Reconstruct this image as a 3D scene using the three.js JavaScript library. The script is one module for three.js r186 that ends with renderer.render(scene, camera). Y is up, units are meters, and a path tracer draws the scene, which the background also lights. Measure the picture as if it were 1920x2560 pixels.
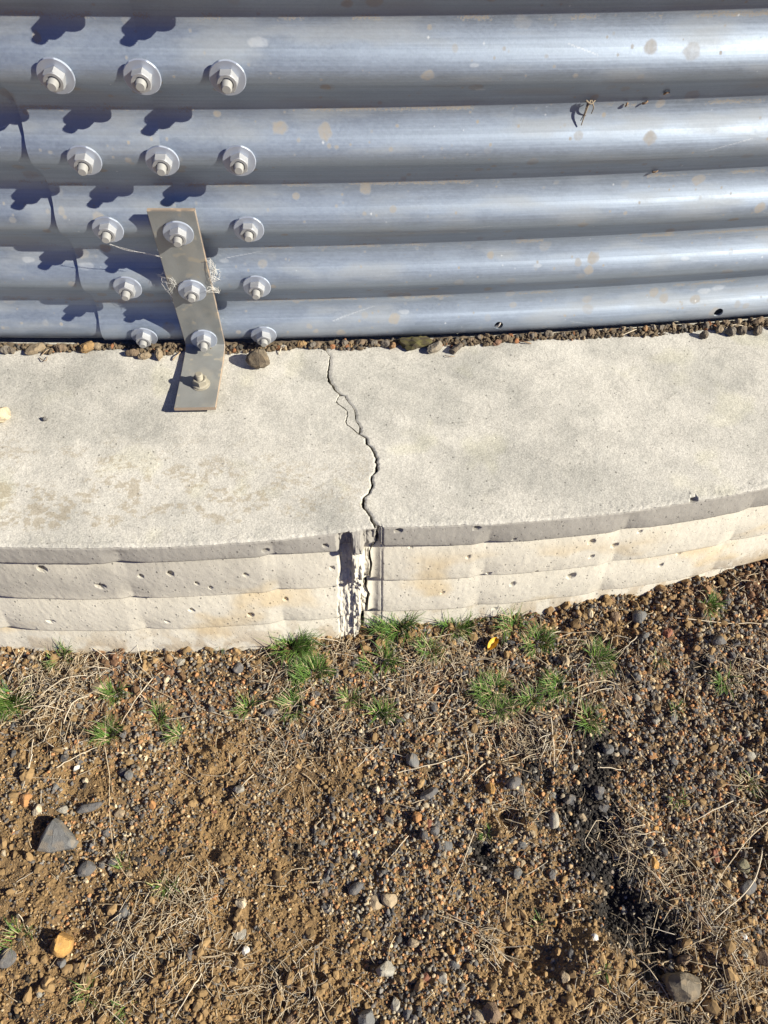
import * as THREE from 'three';
import { ConvexGeometry } from 'three/addons/geometries/ConvexGeometry.js';
import { mergeGeometries, mergeVertices, toCreasedNormals } from 'three/addons/utils/BufferGeometryUtils.js';

// ------------------------------------------------------------------ camera, sky, sun, exposure
const scene = new THREE.Scene();
const camera = new THREE.PerspectiveCamera(67.8, 768 / 1024, 0.02, 600);
camera.position.set(0.1938, 1.1649, 0.8076);
camera.rotation.set(-1.063, -0.1279, 0.0867, 'YXZ');
camera.updateMatrixWorld(true);

const sunDir = new THREE.Vector3(0.78, 0.567, 0.262).normalize();
{ // clear sky: pale near the horizon, deep blue overhead, a soft brightening round the sun
  const W = 512, H = 256, d = new Float32Array(W * H * 4), v = new THREE.Vector3();
  for (let j = 0; j < H; j++) for (let i = 0; i < W; i++) {
    const el = ((j + 0.5) / H - 0.5) * Math.PI, az = ((i + 0.5) / W - 0.5) * 2 * Math.PI;
    v.set(Math.cos(el) * Math.cos(az), Math.sin(el), Math.cos(el) * Math.sin(az));
    const c = v.dot(sunDir), g = Math.acos(Math.min(1, Math.max(-1, c)));
    let r, gg, b;
    if (el >= 0) {
      const h = Math.pow(1 - Math.sin(el), 3.2);
      r = 0.007 + 0.060 * h; gg = 0.028 + 0.086 * h; b = 0.148 + 0.105 * h;
      const glow = 0.30 * Math.exp(-g * 5.0) + 0.045 * Math.exp(-g * 1.9);
      r += glow; gg += glow * 0.98; b += glow * 0.94;
    } else { const t = Math.min(1, -el * 12); r = 0.074 * (1 - t) + 0.10 * t; gg = 0.12 * (1 - t) + 0.08 * t; b = 0.24 * (1 - t) + 0.055 * t; }
    const o = (j * W + i) * 4; d[o] = r; d[o + 1] = gg; d[o + 2] = b; d[o + 3] = 1;
  }
  const t = new THREE.DataTexture(d, W, H, THREE.RGBAFormat, THREE.FloatType);
  t.mapping = THREE.EquirectangularReflectionMapping; t.magFilter = THREE.LinearFilter; t.minFilter = THREE.LinearFilter;
  t.wrapS = THREE.RepeatWrapping; t.needsUpdate = true;
  scene.background = t; scene.environment = t;
}
const sun = new THREE.DirectionalLight(new THREE.Color().setRGB(1.0, 0.945, 0.82), 5.0);
sun.position.copy(sunDir).multiplyScalar(6).add(new THREE.Vector3(0.3, 0.2, 0.4));
sun.target.position.set(0.3, 0.2, 0.4);
sun.castShadow = true; sun.shadow.mapSize.set(4096, 4096); sun.shadow.bias = -0.0003;
Object.assign(sun.shadow.camera, { left: -1.8, right: 1.8, top: 1.8, bottom: -1.8, near: 0.5, far: 14 });
scene.add(sun, sun.target);
const renderer = new THREE.WebGLRenderer({ antialias: true });
renderer.toneMapping = THREE.LinearToneMapping; renderer.toneMappingExposure = 1.72;
renderer.shadowMap.enabled = true;

// ------------------------------------------------------------------ helpers
function mulberry(a) { return () => { a |= 0; a = a + 0x6D2B79F5 | 0; let t = Math.imul(a ^ a >>> 15, 1 | a); t = t + Math.imul(t ^ t >>> 7, 61 | t) ^ t; return ((t ^ t >>> 14) >>> 0) / 4294967296; }; }
function h2(x, y, s) { let n = Math.imul(x, 374761393) + Math.imul(y, 668265263) + Math.imul(s, 2147483647 ^ 0x5bd1e995) | 0; n = Math.imul(n ^ n >>> 13, 1274126177); n ^= n >>> 16; return (n >>> 0) / 4294967296; }
function vn(x, y, s = 0) { const xi = Math.floor(x), yi = Math.floor(y); let fx = x - xi, fy = y - yi; fx = fx * fx * (3 - 2 * fx); fy = fy * fy * (3 - 2 * fy); const a = h2(xi, yi, s), b = h2(xi + 1, yi, s), c = h2(xi, yi + 1, s), d = h2(xi + 1, yi + 1, s); return a + (b - a) * fx + (c - a) * fy + (a - b - c + d) * fx * fy; }
function fbm(x, y, o = 4, s = 0) { let v = 0, a = 0.5, n = 0; for (let i = 0; i < o; i++) { v += a * vn(x, y, s + i * 17); n += a; x = x * 2.03 + 3.7; y = y * 2.03 + 9.1; a *= 0.5; } return v / n; }
const ss = (a, b, x) => { const t = Math.min(1, Math.max(0, (x - a) / (b - a))); return t * t * (3 - 2 * t); };
const lerp = (a, b, t) => a + (b - a) * t;
const clamp = (x, a, b) => Math.min(b, Math.max(a, x));
function table(pts) { return (x) => { if (x <= pts[0][0]) return pts[0][1]; for (let i = 1; i < pts.length; i++) if (x <= pts[i][0]) { const [a, b] = pts[i - 1], [c, d] = pts[i]; return b + (d - b) * (x - a) / (c - a); } return pts[pts.length - 1][1]; }; }
const usedNames = new Map();
function numbered(n) { const k = usedNames.get(n) || 0; usedNames.set(n, k + 1); return k ? `${n}_${String(k).padStart(3, '0')}` : n; }
function mesh(name, geo, mat, parent) { const m = new THREE.Mesh(geo, mat); m.name = parent ? name : numbered(name); m.castShadow = m.receiveShadow = true; (parent || scene).add(m); return m; }
function tag(o, label, category, group, kind) { o.userData.label = label; o.userData.category = category; if (group) o.userData.group = group; if (kind) o.userData.kind = kind; return o; }
const lin = (r, g, b) => new THREE.Color().setRGB(r, g, b);
function std(c, rough = 0.9, extra = {}) { return new THREE.MeshStandardMaterial({ color: c, roughness: rough, metalness: 0, ...extra }); }
function tex(data, W, H, srgb, rx = 1, ry = 1) { const t = new THREE.DataTexture(data, W, H, THREE.RGBAFormat, THREE.UnsignedByteType); t.wrapS = t.wrapT = THREE.RepeatWrapping; t.magFilter = THREE.LinearFilter; t.minFilter = THREE.LinearMipmapLinearFilter; t.generateMipmaps = true; if (srgb) t.colorSpace = THREE.SRGBColorSpace; t.repeat.set(rx, ry); t.needsUpdate = true; return t; }
const enc = (l) => { l = clamp(l, 0, 1); return 255 * (l <= 0.0031308 ? 12.92 * l : 1.055 * Math.pow(l, 1 / 2.4) - 0.055); };
// direction of a photograph pixel (1920 x 2560) and its hit with a level plane or a plane facing the viewer
const F = 1904.9;
function ray(u, v) { return new THREE.Vector3((u - 960) / F, -(v - 1280) / F, -1).applyQuaternion(camera.quaternion); }
function onY(u, v, Y) { const d = ray(u, v), t = (Y - camera.position.y) / d.y; return camera.position.clone().addScaledVector(d, t); }
function onZ(u, v, Z) { const d = ray(u, v), t = (Z - camera.position.z) / d.z; return camera.position.clone().addScaledVector(d, t); }

const wallFoot = (x) => R * Math.cos(Math.asin(clamp(x / R, -1, 1))) - R;
const TOP = 0.25;                 // footing top above the ground
const R = 10.149;                 // tank radius
const ROW = 0.472, PITCH = 0.1, COL = 0.08947;

// ------------------------------------------------------------------ ground
const edgeL = (x) => 0.3432 - 0.0239 * x - 0.19 * x * x;
const edgeR = (x) => x < 1.05 ? 0.3018 + 0.1373 * x - 0.207 * x * x : 0.2178 - 0.297 * (x - 1.05);
const edgeZ = (x) => x < 0.235 ? edgeL(x) : edgeR(x);
const hollows = [[1500, 2080, 0.035, 0.012], [1545, 2230, 0.03, 0.016], [1620, 2330, 0.04, 0.012], [1270, 2040, 0.012, 0.012], [1205, 2130, 0.022, 0.014], [1860, 1690, 0.02, 0.010], [1740, 1660, 0.022, 0.012], [880, 1570, 0.018, 0.008], [1330, 2400, 0.03, 0.012], [1265, 2380, 0.014, 0.014], [1530, 2290, 0.03, 0.014], [650, 2520, 0.03, 0.008], [190, 2270, 0.022, 0.009], [1560, 1560, 0.02, 0.010], [1340, 1960, 0.02, 0.01], [1780, 1470, 0.025, 0.01]]
  .map(([u, v, r, d]) => { const p = onY(u, v, 0); return [p.x, p.z, r * 1.15, d * 1.1]; });
const mounds = [[1600, 2240, 0.05, 0.010], [1490, 2400, 0.05, 0.014], [1800, 2380, 0.06, 0.012], [560, 1900, 0.05, 0.007], [400, 2280, 0.06, 0.007], [150, 1760, 0.04, 0.008], [1340, 1760, 0.04, 0.006], [1310, 2060, 0.014, 0.012], [1250, 2080, 0.016, 0.010]]
  .map(([u, v, r, d]) => { const p = onY(u, v, 0); return [p.x, p.z, r, d * 1.5]; });
function gy(x, z) {
  const far = Math.hypot(x - 0.3, z - 0.6);
  const near = ss(6, 1.6, far);
  const dz = z - (edgeZ(x) + 0.055);
  let y = 0.011 * ss(0.14, 0.0, dz) * (0.2 + 0.9 * fbm(x * 9 + 3, 1.5, 2, 5)) * near;
  y += 0.034 * ss(0.5, 1.05, x) * ss(0.30, 0.0, dz) * near;
  y += (fbm(x * 3.1, z * 3.1, 3, 1) - 0.5) * 0.022 * near + (fbm(x * 0.4, z * 0.4, 2, 40) - 0.5) * 0.05 * ss(0.8, 4, far);
  for (const [hx, hz, r, d] of hollows) { const q = Math.hypot(x - hx, z - hz) / r; if (q < 2) y -= d * Math.exp(-q * q * 1.6); }
  for (const [hx, hz, r, d] of mounds) { const q = Math.hypot(x - hx, z - hz) / r; if (q < 2.2) y += d * Math.exp(-q * q * 1.4); }
  if (far < 1.6) {
    const l = fbm(x * 26, z * 26, 3, 9); y += (l - 0.5) * lerp(0.015, 0.026, ss(0.3, 0.7, x));
    const c = fbm(x * 95, z * 95, 3, 21); y += (c - 0.5) * 0.0115;
  }
  return y;
}
function onG(u, v) { let Y = 0, p; for (let i = 0; i < 5; i++) { p = onY(u, v, Y); Y = gy(p.x, p.z); } p.y = Y; return p; }
// where bare tan soil shows instead of loose gravel (0..1)
const soilSpots = [[560, 1920, 0.07], [230, 1960, 0.05], [40, 2180, 0.10], [120, 2240, 0.06], [560, 2090, 0.06], [420, 2280, 0.12], [560, 2380, 0.12], [300, 2440, 0.12], [760, 1960, 0.05], [690, 2220, 0.06], [760, 2330, 0.06], [80, 2520, 0.10], [640, 2500, 0.12], [850, 1950, 0.04], [1330, 2290, 0.06], [1460, 2330, 0.05], [1300, 2480, 0.07], [1420, 2500, 0.08], [820, 2480, 0.06], [1560, 2500, 0.08], [1810, 2470, 0.10], [1240, 2060, 0.025], [100, 1820, 0.05], [260, 1820, 0.04], [60, 1880, 0.05], [30, 2460, 0.07], [1530, 1590, 0.03], [850, 1600, 0.03], [170, 1640, 0.05]]
  .map(([u, v, r]) => { const p = onY(u, v, 0); return [p.x, p.z, r]; });
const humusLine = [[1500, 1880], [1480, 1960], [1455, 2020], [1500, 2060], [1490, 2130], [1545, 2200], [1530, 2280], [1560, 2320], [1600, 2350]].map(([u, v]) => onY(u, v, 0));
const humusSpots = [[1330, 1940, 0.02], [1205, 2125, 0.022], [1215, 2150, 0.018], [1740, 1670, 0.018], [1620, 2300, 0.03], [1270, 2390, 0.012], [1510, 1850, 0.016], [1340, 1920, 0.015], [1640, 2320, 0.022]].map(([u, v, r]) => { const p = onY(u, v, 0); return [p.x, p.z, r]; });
function bare(x, z) { let s = 0; for (const [a, b, r] of soilSpots) { const q = Math.hypot(x - a, z - b) / r; if (q < 2) s = Math.max(s, Math.exp(-q * q)); } s = s * 1.15 - 0.3 + 0.75 * (fbm(x * 16, z * 16, 3, 77) - 0.40); return clamp(s, 0, 1); }
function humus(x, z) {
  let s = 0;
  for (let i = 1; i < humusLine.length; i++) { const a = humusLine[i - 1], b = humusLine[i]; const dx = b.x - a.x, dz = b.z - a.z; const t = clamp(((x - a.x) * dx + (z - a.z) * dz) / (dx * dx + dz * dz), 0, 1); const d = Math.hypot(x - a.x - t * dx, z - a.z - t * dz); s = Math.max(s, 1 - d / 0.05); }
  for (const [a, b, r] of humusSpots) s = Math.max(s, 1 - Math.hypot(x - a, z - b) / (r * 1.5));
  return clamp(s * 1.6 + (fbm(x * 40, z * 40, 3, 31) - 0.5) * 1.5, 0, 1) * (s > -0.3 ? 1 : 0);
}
{
  const ax = (a, b, step, lo, hi) => { const o = []; for (let x = a; x <= b + 1e-9; x += step) o.push(x); let s = step, x = b; while (x < hi) { s *= 1.35; x += s; o.push(x); } s = step; x = a; while (x > lo) { s *= 1.35; x -= s; o.unshift(x); } return o; };
  const xs = ax(-0.5, 1.15, 0.0032, -180, 180), zs = ax(0.26, 1.08, 0.0032, -180, 180);
  const nx = xs.length, nz = zs.length, pos = new Float32Array(nx * nz * 3), col = new Float32Array(nx * nz * 3), uv = new Float32Array(nx * nz * 2);
  for (let j = 0; j < nz; j++) for (let i = 0; i < nx; i++) {
    const k = j * nx + i, x = xs[i], z = zs[j];
    pos[k * 3] = x; pos[k * 3 + 1] = gy(x, z); pos[k * 3 + 2] = z; uv[k * 2] = x; uv[k * 2 + 1] = z;
    const n = fbm(x * 60, z * 60, 3, 3), m = fbm(x * 7, z * 7, 3, 13);
    const red = ss(0.45, 0.7, fbm(x * 12, z * 12, 3, 91)) * ss(0.20, 0.02, z - edgeZ(x) - 0.05);
    let r = lerp(0.19, 0.285, m) * lerp(0.75, 1.2, n), g = lerp(0.120, 0.178, m) * lerp(0.75, 1.2, n), b = lerp(0.052, 0.074, m) * lerp(0.8, 1.15, n);
    const damp = clamp(ss(0.42, 0.10, z - edgeZ(x)) * ss(-0.12, 0.12, x) * 0.75 + ss(0.45, 0.75, x) * 0.5 + 0.9 * (fbm(x * 9, z * 9, 4, 55) - 0.5), 0, 1) * 0.85; r = lerp(r, 0.095, damp); g = lerp(g, 0.061, damp); b = lerp(b, 0.036, damp);
    r = lerp(r, 0.19, red * 0.7); g = lerp(g, 0.095, red * 0.7); b = lerp(b, 0.05, red * 0.7);
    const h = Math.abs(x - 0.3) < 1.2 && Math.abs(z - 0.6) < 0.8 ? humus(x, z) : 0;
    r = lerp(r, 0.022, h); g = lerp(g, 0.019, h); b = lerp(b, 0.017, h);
    col[k * 3] = r; col[k * 3 + 1] = g; col[k * 3 + 2] = b;
  }
  const idx = new Uint32Array((nx - 1) * (nz - 1) * 6); let q = 0;
  for (let j = 0; j < nz - 1; j++) for (let i = 0; i < nx - 1; i++) { const a = j * nx + i, b = a + 1, c = a + nx, d = c + 1; idx[q++] = a; idx[q++] = c; idx[q++] = b; idx[q++] = b; idx[q++] = c; idx[q++] = d; }
  const g = new THREE.BufferGeometry();
  g.setAttribute('position', new THREE.BufferAttribute(pos, 3)); g.setAttribute('color', new THREE.BufferAttribute(col, 3)); g.setAttribute('uv', new THREE.BufferAttribute(uv, 2)); g.setIndex(new THREE.BufferAttribute(idx, 1)); g.computeVertexNormals();
  const S = 512, bd = new Uint8Array(S * S * 4), cd = new Uint8Array(S * S * 4), r = mulberry(5);
  for (let j = 0; j < S; j++) for (let i = 0; i < S; i++) { const o = (j * S + i) * 4; const v = 255 * (0.55 * fbm(i / 5, j / 5, 3, 2) + 0.45 * r()); bd[o] = bd[o + 1] = bd[o + 2] = v; bd[o + 3] = 255; const c = enc(0.72 + 0.42 * (vn(i / 2.5, j / 2.5, 8) - 0.5) + 0.25 * (r() - 0.5)); cd[o] = cd[o + 1] = cd[o + 2] = c; cd[o + 3] = 255; }
  const gm = std(lin(1.25, 1.25, 1.25), 1.0, { vertexColors: true, map: tex(cd, S, S, true, 2.6, 2.6), bumpMap: tex(bd, S, S, false, 2.6, 2.6), bumpScale: 0.0028 });
  const m = mesh('ground', g, gm); m.userData.kind = 'structure'; m.userData.label = 'brown gravelly soil in front of the concrete footing';
}

// ------------------------------------------------------------------ corrugated steel tank
const THETA = (t) => { const a = Math.abs(t); if (a < 0.023) return 47 * Math.pow(a / 0.023, 0.9); return 37 * (0.05 - a) / 0.027 * (1 - 0.25 * (0.05 - a) / 0.027) / 0.75 * 1.0; };
const profN = 400, prof = new Float32Array(profN + 1);
{ let z = 0; for (let i = 1; i <= profN; i++) { const t = (i - 0.5) / profN * 0.05; z -= Math.tan(clamp(THETA(t), 0, 50) * Math.PI / 180) * 0.05 / profN; prof[i] = z; } }
function wz(y) { let t = (y - ROW) / PITCH; t -= Math.round(t); const f = Math.min(1, Math.abs(t) * 2) * profN, i = Math.min(profN - 1, Math.floor(f)); return prof[i] + (prof[i + 1] - prof[i]) * (f - i); }
function wallPoint(arc, y, dr, v) { const a = arc / R, r = R + wz(y) + dr; return v.set(r * Math.sin(a), y, r * Math.cos(a) - R); }
function wallSheet(arcs, ys, dr, lip, holes = []) {
  const pos = [], uv = [], idx = [], v = new THREE.Vector3(), na = arcs.length;
  const inHole = (a0, a1, y0, y1) => holes.some(h => a0 > h.a0 - 1e-6 && a1 < h.a1 + 1e-6 && y0 > h.y0 - 1e-6 && y1 < h.y1 + 1e-6);
  for (const y of ys) for (const a of arcs) { wallPoint(a, y, dr, v); pos.push(v.x, v.y, v.z); uv.push(a, y); }
  for (let j = 0; j < ys.length - 1; j++) for (let i = 0; i < na - 1; i++) { if (inHole(arcs[i], arcs[i + 1], ys[j], ys[j + 1])) continue; const p = j * na + i; idx.push(p, p + 1, p + na, p + 1, p + na + 1, p + na); }
  for (const h of holes) { // ring from the round hole out to the square that was left open, and the hole's rim
    const N = 48, rings = 5, base = pos.length / 3;
    for (let k = -1; k <= rings; k++) for (let n = 0; n < N; n++) {
      const an = n / N * 2 * Math.PI, c = Math.cos(an), s = Math.sin(an), sq = Math.min(Math.abs(1 / c), Math.abs(1 / s));
      const t = Math.max(0, k) / rings, ra = lerp(h.r, h.w * sq, t), rb = lerp(h.r, h.hh * sq, t);
      const a = h.a + c * ra, y = h.y + s * rb; wallPoint(a, y, dr - (k < 0 ? 0.003 : 0), v); pos.push(v.x, v.y, v.z); uv.push(a, y);
    }
    for (let k = 0; k <= rings; k++) for (let n = 0; n < N; n++) { const m = (n + 1) % N, a = base + k * N + n, b = base + k * N + m; idx.push(a, a + N, b, b, a + N, b + N); }
  }
  if (lip) { // the cut edge of the overlapping sheet, with its thickness
    const base = pos.length / 3;
    for (const y of ys) for (const d of [0, -lip]) { wallPoint(arcs[0], y, dr + d, v); pos.push(v.x, v.y, v.z); uv.push(arcs[0], y); }
    for (let j = 0; j < ys.length - 1; j++) { const a = base + j * 2; idx.push(a, a + 2, a + 1, a + 1, a + 2, a + 3); }
  }
  const g = new THREE.BufferGeometry(); g.setAttribute('position', new THREE.Float32BufferAttribute(pos, 3)); g.setAttribute('uv', new THREE.Float32BufferAttribute(uv, 2)); g.setIndex(idx); return toCreasedNormals(g, 0.09);
}
// galvanised sheet: zinc mottle, horizontal rolling marks, tan splashes of mud, pale scuffs. One texture unit = 2 m x 1 m
const steelMat = (() => {
  const W = 2048, H = 1024, c = new Uint8Array(W * H * 4), rm = new Uint8Array(W * H * 4), bp = new Uint8Array(W * H * 4), mud = new Float32Array(W * H), pale = new Float32Array(W * H), r = mulberry(11);
  const blot = (buf, cx, cy, rr, s, amt, sx = 1) => { const k = Math.ceil(rr * 1.8 * sx); for (let j = -k; j <= k; j++) for (let i = -k; i <= k; i++) { const d = Math.hypot(i / sx, j) / rr * (0.75 + 0.7 * fbm((cx + i) / 7, (cy + j) / 7, 3, s)); if (d < 1.15) { const x = ((Math.round(cx) + i) % W + W) % W, y = ((Math.round(cy) + j) % H + H) % H; buf[y * W + x] = Math.max(buf[y * W + x], amt * ss(1.12, 0.8, d) * (0.55 + 0.6 * fbm((cx + i) / 3, (cy + j) / 3, 2, s + 5))); } } };
  for (let i = 0; i < 1300; i++) { const y = Math.pow(r(), 1.2) * H * 0.78 + 0.22 * H; blot(mud, r() * W, y, 1.4 + 7.5 * Math.pow(r(), 3.2), i % 50, 0.10 + 0.5 * r(), 0.9 + r() * 0.5); }
  for (let i = 0; i < 900; i++) blot(mud, r() * W, r() * H, 0.8 + 1.2 * r(), i % 50, 0.5 * r() + 0.2);
  for (let i = 0; i < 240; i++) blot(pale, r() * W, r() * H, 0.7 + 0.6 * r(), i % 40, 0.6);
  for (let i = 0; i < 60; i++) blot(pale, r() * W, r() * H, 2 + 3 * r(), i % 40, 0.22, 2.5);
  for (let i = 0; i < 40; i++) { let x = r() * W, y = r() * H; const n = 15 + r() * 40, dx = 1.2, dy = (r() - 0.5) * 0.8; for (let k = 0; k < n; k++) { blot(pale, x, y, 0.8, i, 0.35); x += dx; y += dy; } }
  for (let j = -1; j <= 5; j++) for (let i = 0; i < 3; i++) for (let k = 0; k < 4; k++) blot(mud, (((i - 1) * COL + (r() - 0.5) * 0.03) / 2 * W + W) % W, (ROW + (3 - j) * PITCH - 0.016 - 0.012 * r()) * H, 2 + 4 * r(), i * 7 + k, 0.22 + 0.3 * r(), 1.5);
  for (let n = -3; n < 6; n++) for (let i = 0; i < W; i++) { const q = fbm(i / 40, n * 3, 3, 33), yc = (ROW + (n + 0.5) * PITCH - 0.004 + 0.004 * q) * H; for (let e = -3; e <= 3; e++) { const jj = Math.round(yc + e); if (jj >= 0 && jj < H && r() < ss(0.42, 0.7, q) * (1 - Math.abs(e) / 4)) mud[jj * W + i] = Math.max(mud[jj * W + i], 0.25 + 0.5 * r()); } }
  for (let j = 0; j < H; j++) for (let i = 0; i < W; i++) {
    const o = (j * W + i) * 4, k = j * W + i;
    const roll = fbm(i / 160, j / 1.6, 2, 3), mot = fbm(i / 34, j / 26, 4, 6), fine = vn(i / 3.2, j / 1.3, 9), dust = ss(0.46, 0.80, fbm(i / 90, j / 22, 4, 50));
    let b = 0.385 + 0.06 * (mot - 0.5) + 0.07 * (roll - 0.5) + 0.03 * (fine - 0.5) + 0.03 * (r() - 0.5);
    let R_ = b * 0.86, G_ = b, B_ = b * 1.19;
    R_ = lerp(R_, 0.44, dust * 0.20); G_ = lerp(G_, 0.40, dust * 0.20); B_ = lerp(B_, 0.31, dust * 0.20);
    const m = clamp(mud[k], 0, 1); R_ = lerp(R_, 0.40, m); G_ = lerp(G_, 0.32, m); B_ = lerp(B_, 0.21, m);
    const p = clamp(pale[k], 0, 1); R_ = lerp(R_, 0.82, p); G_ = lerp(G_, 0.82, p); B_ = lerp(B_, 0.80, p);
    c[o] = enc(R_); c[o + 1] = enc(G_); c[o + 2] = enc(B_); c[o + 3] = 255;
    rm[o] = 255; rm[o + 1] = 255 * clamp(0.635 + 0.06 * (mot - 0.5) + 0.09 * (fine - 0.5) + 0.10 * dust + 0.5 * m + 0.3 * p, 0.05, 1); rm[o + 2] = 255 * clamp(0.77 - 0.18 * dust - 0.75 * m - 0.7 * p, 0, 1); rm[o + 3] = 255;
    const bv = 255 * (0.5 + 0.26 * (fine - 0.5) + 0.3 * (roll - 0.5) + 0.14 * (r() - 0.5)); bp[o] = bp[o + 1] = bp[o + 2] = bv; bp[o + 3] = 255;
  }
  const rt = tex(rm, W, H, false, 0.5, 1);
  return new THREE.MeshStandardMaterial({ map: tex(c, W, H, true, 0.5, 1), roughnessMap: rt, metalnessMap: rt, bumpMap: tex(bp, W, H, false, 0.5, 1), bumpScale: 0.00013, roughness: 1, metalness: 1, side: THREE.DoubleSide });
})();
const zinc = new THREE.MeshStandardMaterial({ color: lin(0.43, 0.475, 0.56), roughness: 0.48, metalness: 0.5 });
const zincNut = new THREE.MeshStandardMaterial({ color: lin(0.42, 0.425, 0.43), roughness: 0.5, metalness: 0.42 });
const zincDusty = new THREE.MeshStandardMaterial({ color: lin(0.34, 0.31, 0.24), roughness: 0.7, metalness: 0.3 });
const dustBolt = new THREE.MeshStandardMaterial({ color: lin(0.36, 0.355, 0.335), roughness: 0.68, metalness: 0.15 });
const LAP = -0.1525;
const tank = new THREE.Group(); tank.name = numbered('steel_tank'); scene.add(tank); tank.position.set(0, 0.2548, 0);
tag(tank, 'corrugated galvanised steel tank wall standing on the pale concrete footing', 'tank');
const tankPart = (o) => { o.position.y -= 0.2548; return o; };
{
  const ys = []; const y0 = 0.2548, y1 = 2.472; for (let y = y0; y < 0.86; y += PITCH / 40) ys.push(y); for (let y = ys[ys.length - 1] + PITCH / 16; y < y1; y += PITCH / 16) ys.push(y);
  const grow = (a, b, step, end) => { const o = []; for (let x = a; x < b; x += step) o.push(x); let s = step; for (let x = b; x < end; x += s) { o.push(x); s = Math.min(0.25, s * 1.3); } o.push(end); return o; };
  const arcR = grow(LAP, 1.5, 0.012, 5.2);
  const hole = (u, v, r) => { const p = onZ(u, v, -0.045); let best = 1e9, arc = 0, y = 0; for (let a = 0.3; a < 1.2; a += 0.001) for (let yy = 0.266; yy < 0.31; yy += 0.001) { const q = wallPoint(a, yy, 0, new THREE.Vector3()).project(camera); const d = Math.hypot((q.x + 1) * 960 - u, (1 - q.y) * 1280 - v); if (d < best) { best = d; arc = a; y = yy; } } return { a: arc, y, r }; };
  const holes = [hole(1252, 813, 0.0068), hole(1802, 782, 0.0075)];
  for (const h of holes) { const snap = (arr, x, below) => { let i = 0; while (arr[i + 1] < x) i++; return below ? arr[i] : arr[i + 1]; }; h.a0 = snap(arcR, h.a - h.r * 1.7, true); h.a1 = snap(arcR, h.a + h.r * 1.7, false); h.y0 = snap(ys, h.y - h.r * 1.5, true); h.y1 = snap(ys, h.y + h.r * 1.5, false); h.a = (h.a0 + h.a1) / 2; h.y = (h.y0 + h.y1) / 2; h.w = (h.a1 - h.a0) / 2; h.hh = (h.y1 - h.y0) / 2; }
  const right = tankPart(mesh('wall_sheet', wallSheet(arcR, ys, 0.0, 0.0042, holes), steelMat, tank)); right.userData.label = 'upper lapping sheet with two round weep holes';
  const arcL = grow(-LAP - 0.12, 0.5, 0.012, 4.2).map(a => -a).reverse();
  tankPart(mesh('wall_sheet', wallSheet(arcL, ys, -0.0046, 0), steelMat, tank));
  // added unseen sheet and cap that keep light out behind the weep holes
  const gl = new THREE.CylinderGeometry(R - 0.07, R - 0.07, 2.22, 120, 1, true, -0.42, 0.94); gl.translate(0, 1.36, -R);
  const inner = new THREE.MeshStandardMaterial({ color: lin(0.30, 0.31, 0.33), roughness: 0.6, metalness: 0.3, side: THREE.DoubleSide });
  tankPart(mesh('added_backing', gl, inner, tank));
  const gc = new THREE.RingGeometry(R - 0.072, R + 0.004, 160, 1, Math.PI / 2 - 0.52, 0.94); gc.rotateX(-Math.PI / 2); gc.scale(1, 1, -1); gc.translate(0, 2.466, -R); tankPart(mesh('added_top_cap', gc, inner, tank));
  tank.userData.holes = holes.map(h => [h.a, h.y]);
}
// bolts: nut and washer on a threaded end that points out of the wall
const latheZ = (pts, seg = 40) => { const g = new THREE.LatheGeometry(pts.map(([a, b]) => new THREE.Vector2(a, b)), seg); g.rotateX(Math.PI / 2); return toCreasedNormals(g, 0.6); };
const washerGeo = (ro, th) => latheZ([[0.0062, 0.0004], [ro - 0.0008, 0], [ro, 0.0006], [ro, th - 0.0007], [ro - 0.0008, th], [0.0062, th]], 56);
function shankGeo(len, r = 0.0058) { const p = [[0, -0.004], [r, -0.004]]; let z = 0.0; while (z < len - 0.0022) { p.push([r, z], [r - 0.0009, z + 0.00085]); z += 0.0017; } p.push([r - 0.0002, len - 0.0016], [r - 0.0014, len - 0.0001], [r - 0.0022, len], [0, len - 0.0003]); return latheZ(p, 28); }
function nutGeo(af, h, flange) {
  const N = 72, rings = [], rch = af / 2 * 0.98, hexR = (a) => { const k = Math.PI / 3; let b = ((a % k) + k) % k - k / 2; return af / 2 / Math.cos(b); };
  rings.push((a) => [hexR(a), 0]); if (flange) { rings[0] = (a) => [flange, 0]; rings.push((a) => [flange, 0.0014], (a) => [Math.max(hexR(a), flange * 0.9), 0.0024], (a) => [hexR(a), 0.003]); }
  rings.push((a) => [hexR(a), h - (hexR(a) - rch) * 0.62 - 0.0002], (a) => [rch, h], (a) => [0.0072, h], (a) => [0.0060, h - 0.0012]);
  const pos = [], idx = []; rings.forEach((f) => { for (let i = 0; i < N; i++) { const a = i / N * 2 * Math.PI, [r, z] = f(a); pos.push(r * Math.cos(a), r * Math.sin(a), z); } });
  for (let k = 0; k < rings.length - 1; k++) for (let i = 0; i < N; i++) { const m = (i + 1) % N, a = k * N + i, b = k * N + m; idx.push(a, b, a + N, b, b + N, a + N); }
  const g = new THREE.BufferGeometry(); g.setAttribute('position', new THREE.Float32BufferAttribute(pos, 3)); g.setIndex(idx); return toCreasedNormals(g, 0.5);
}
const gW = washerGeo(0.0196, 0.0026), gS = [shankGeo(0.0215), shankGeo(0.0228), shankGeo(0.0202)], gN = nutGeo(0.0204, 0.0104, 0);
const rBolt = mulberry(77);
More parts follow.
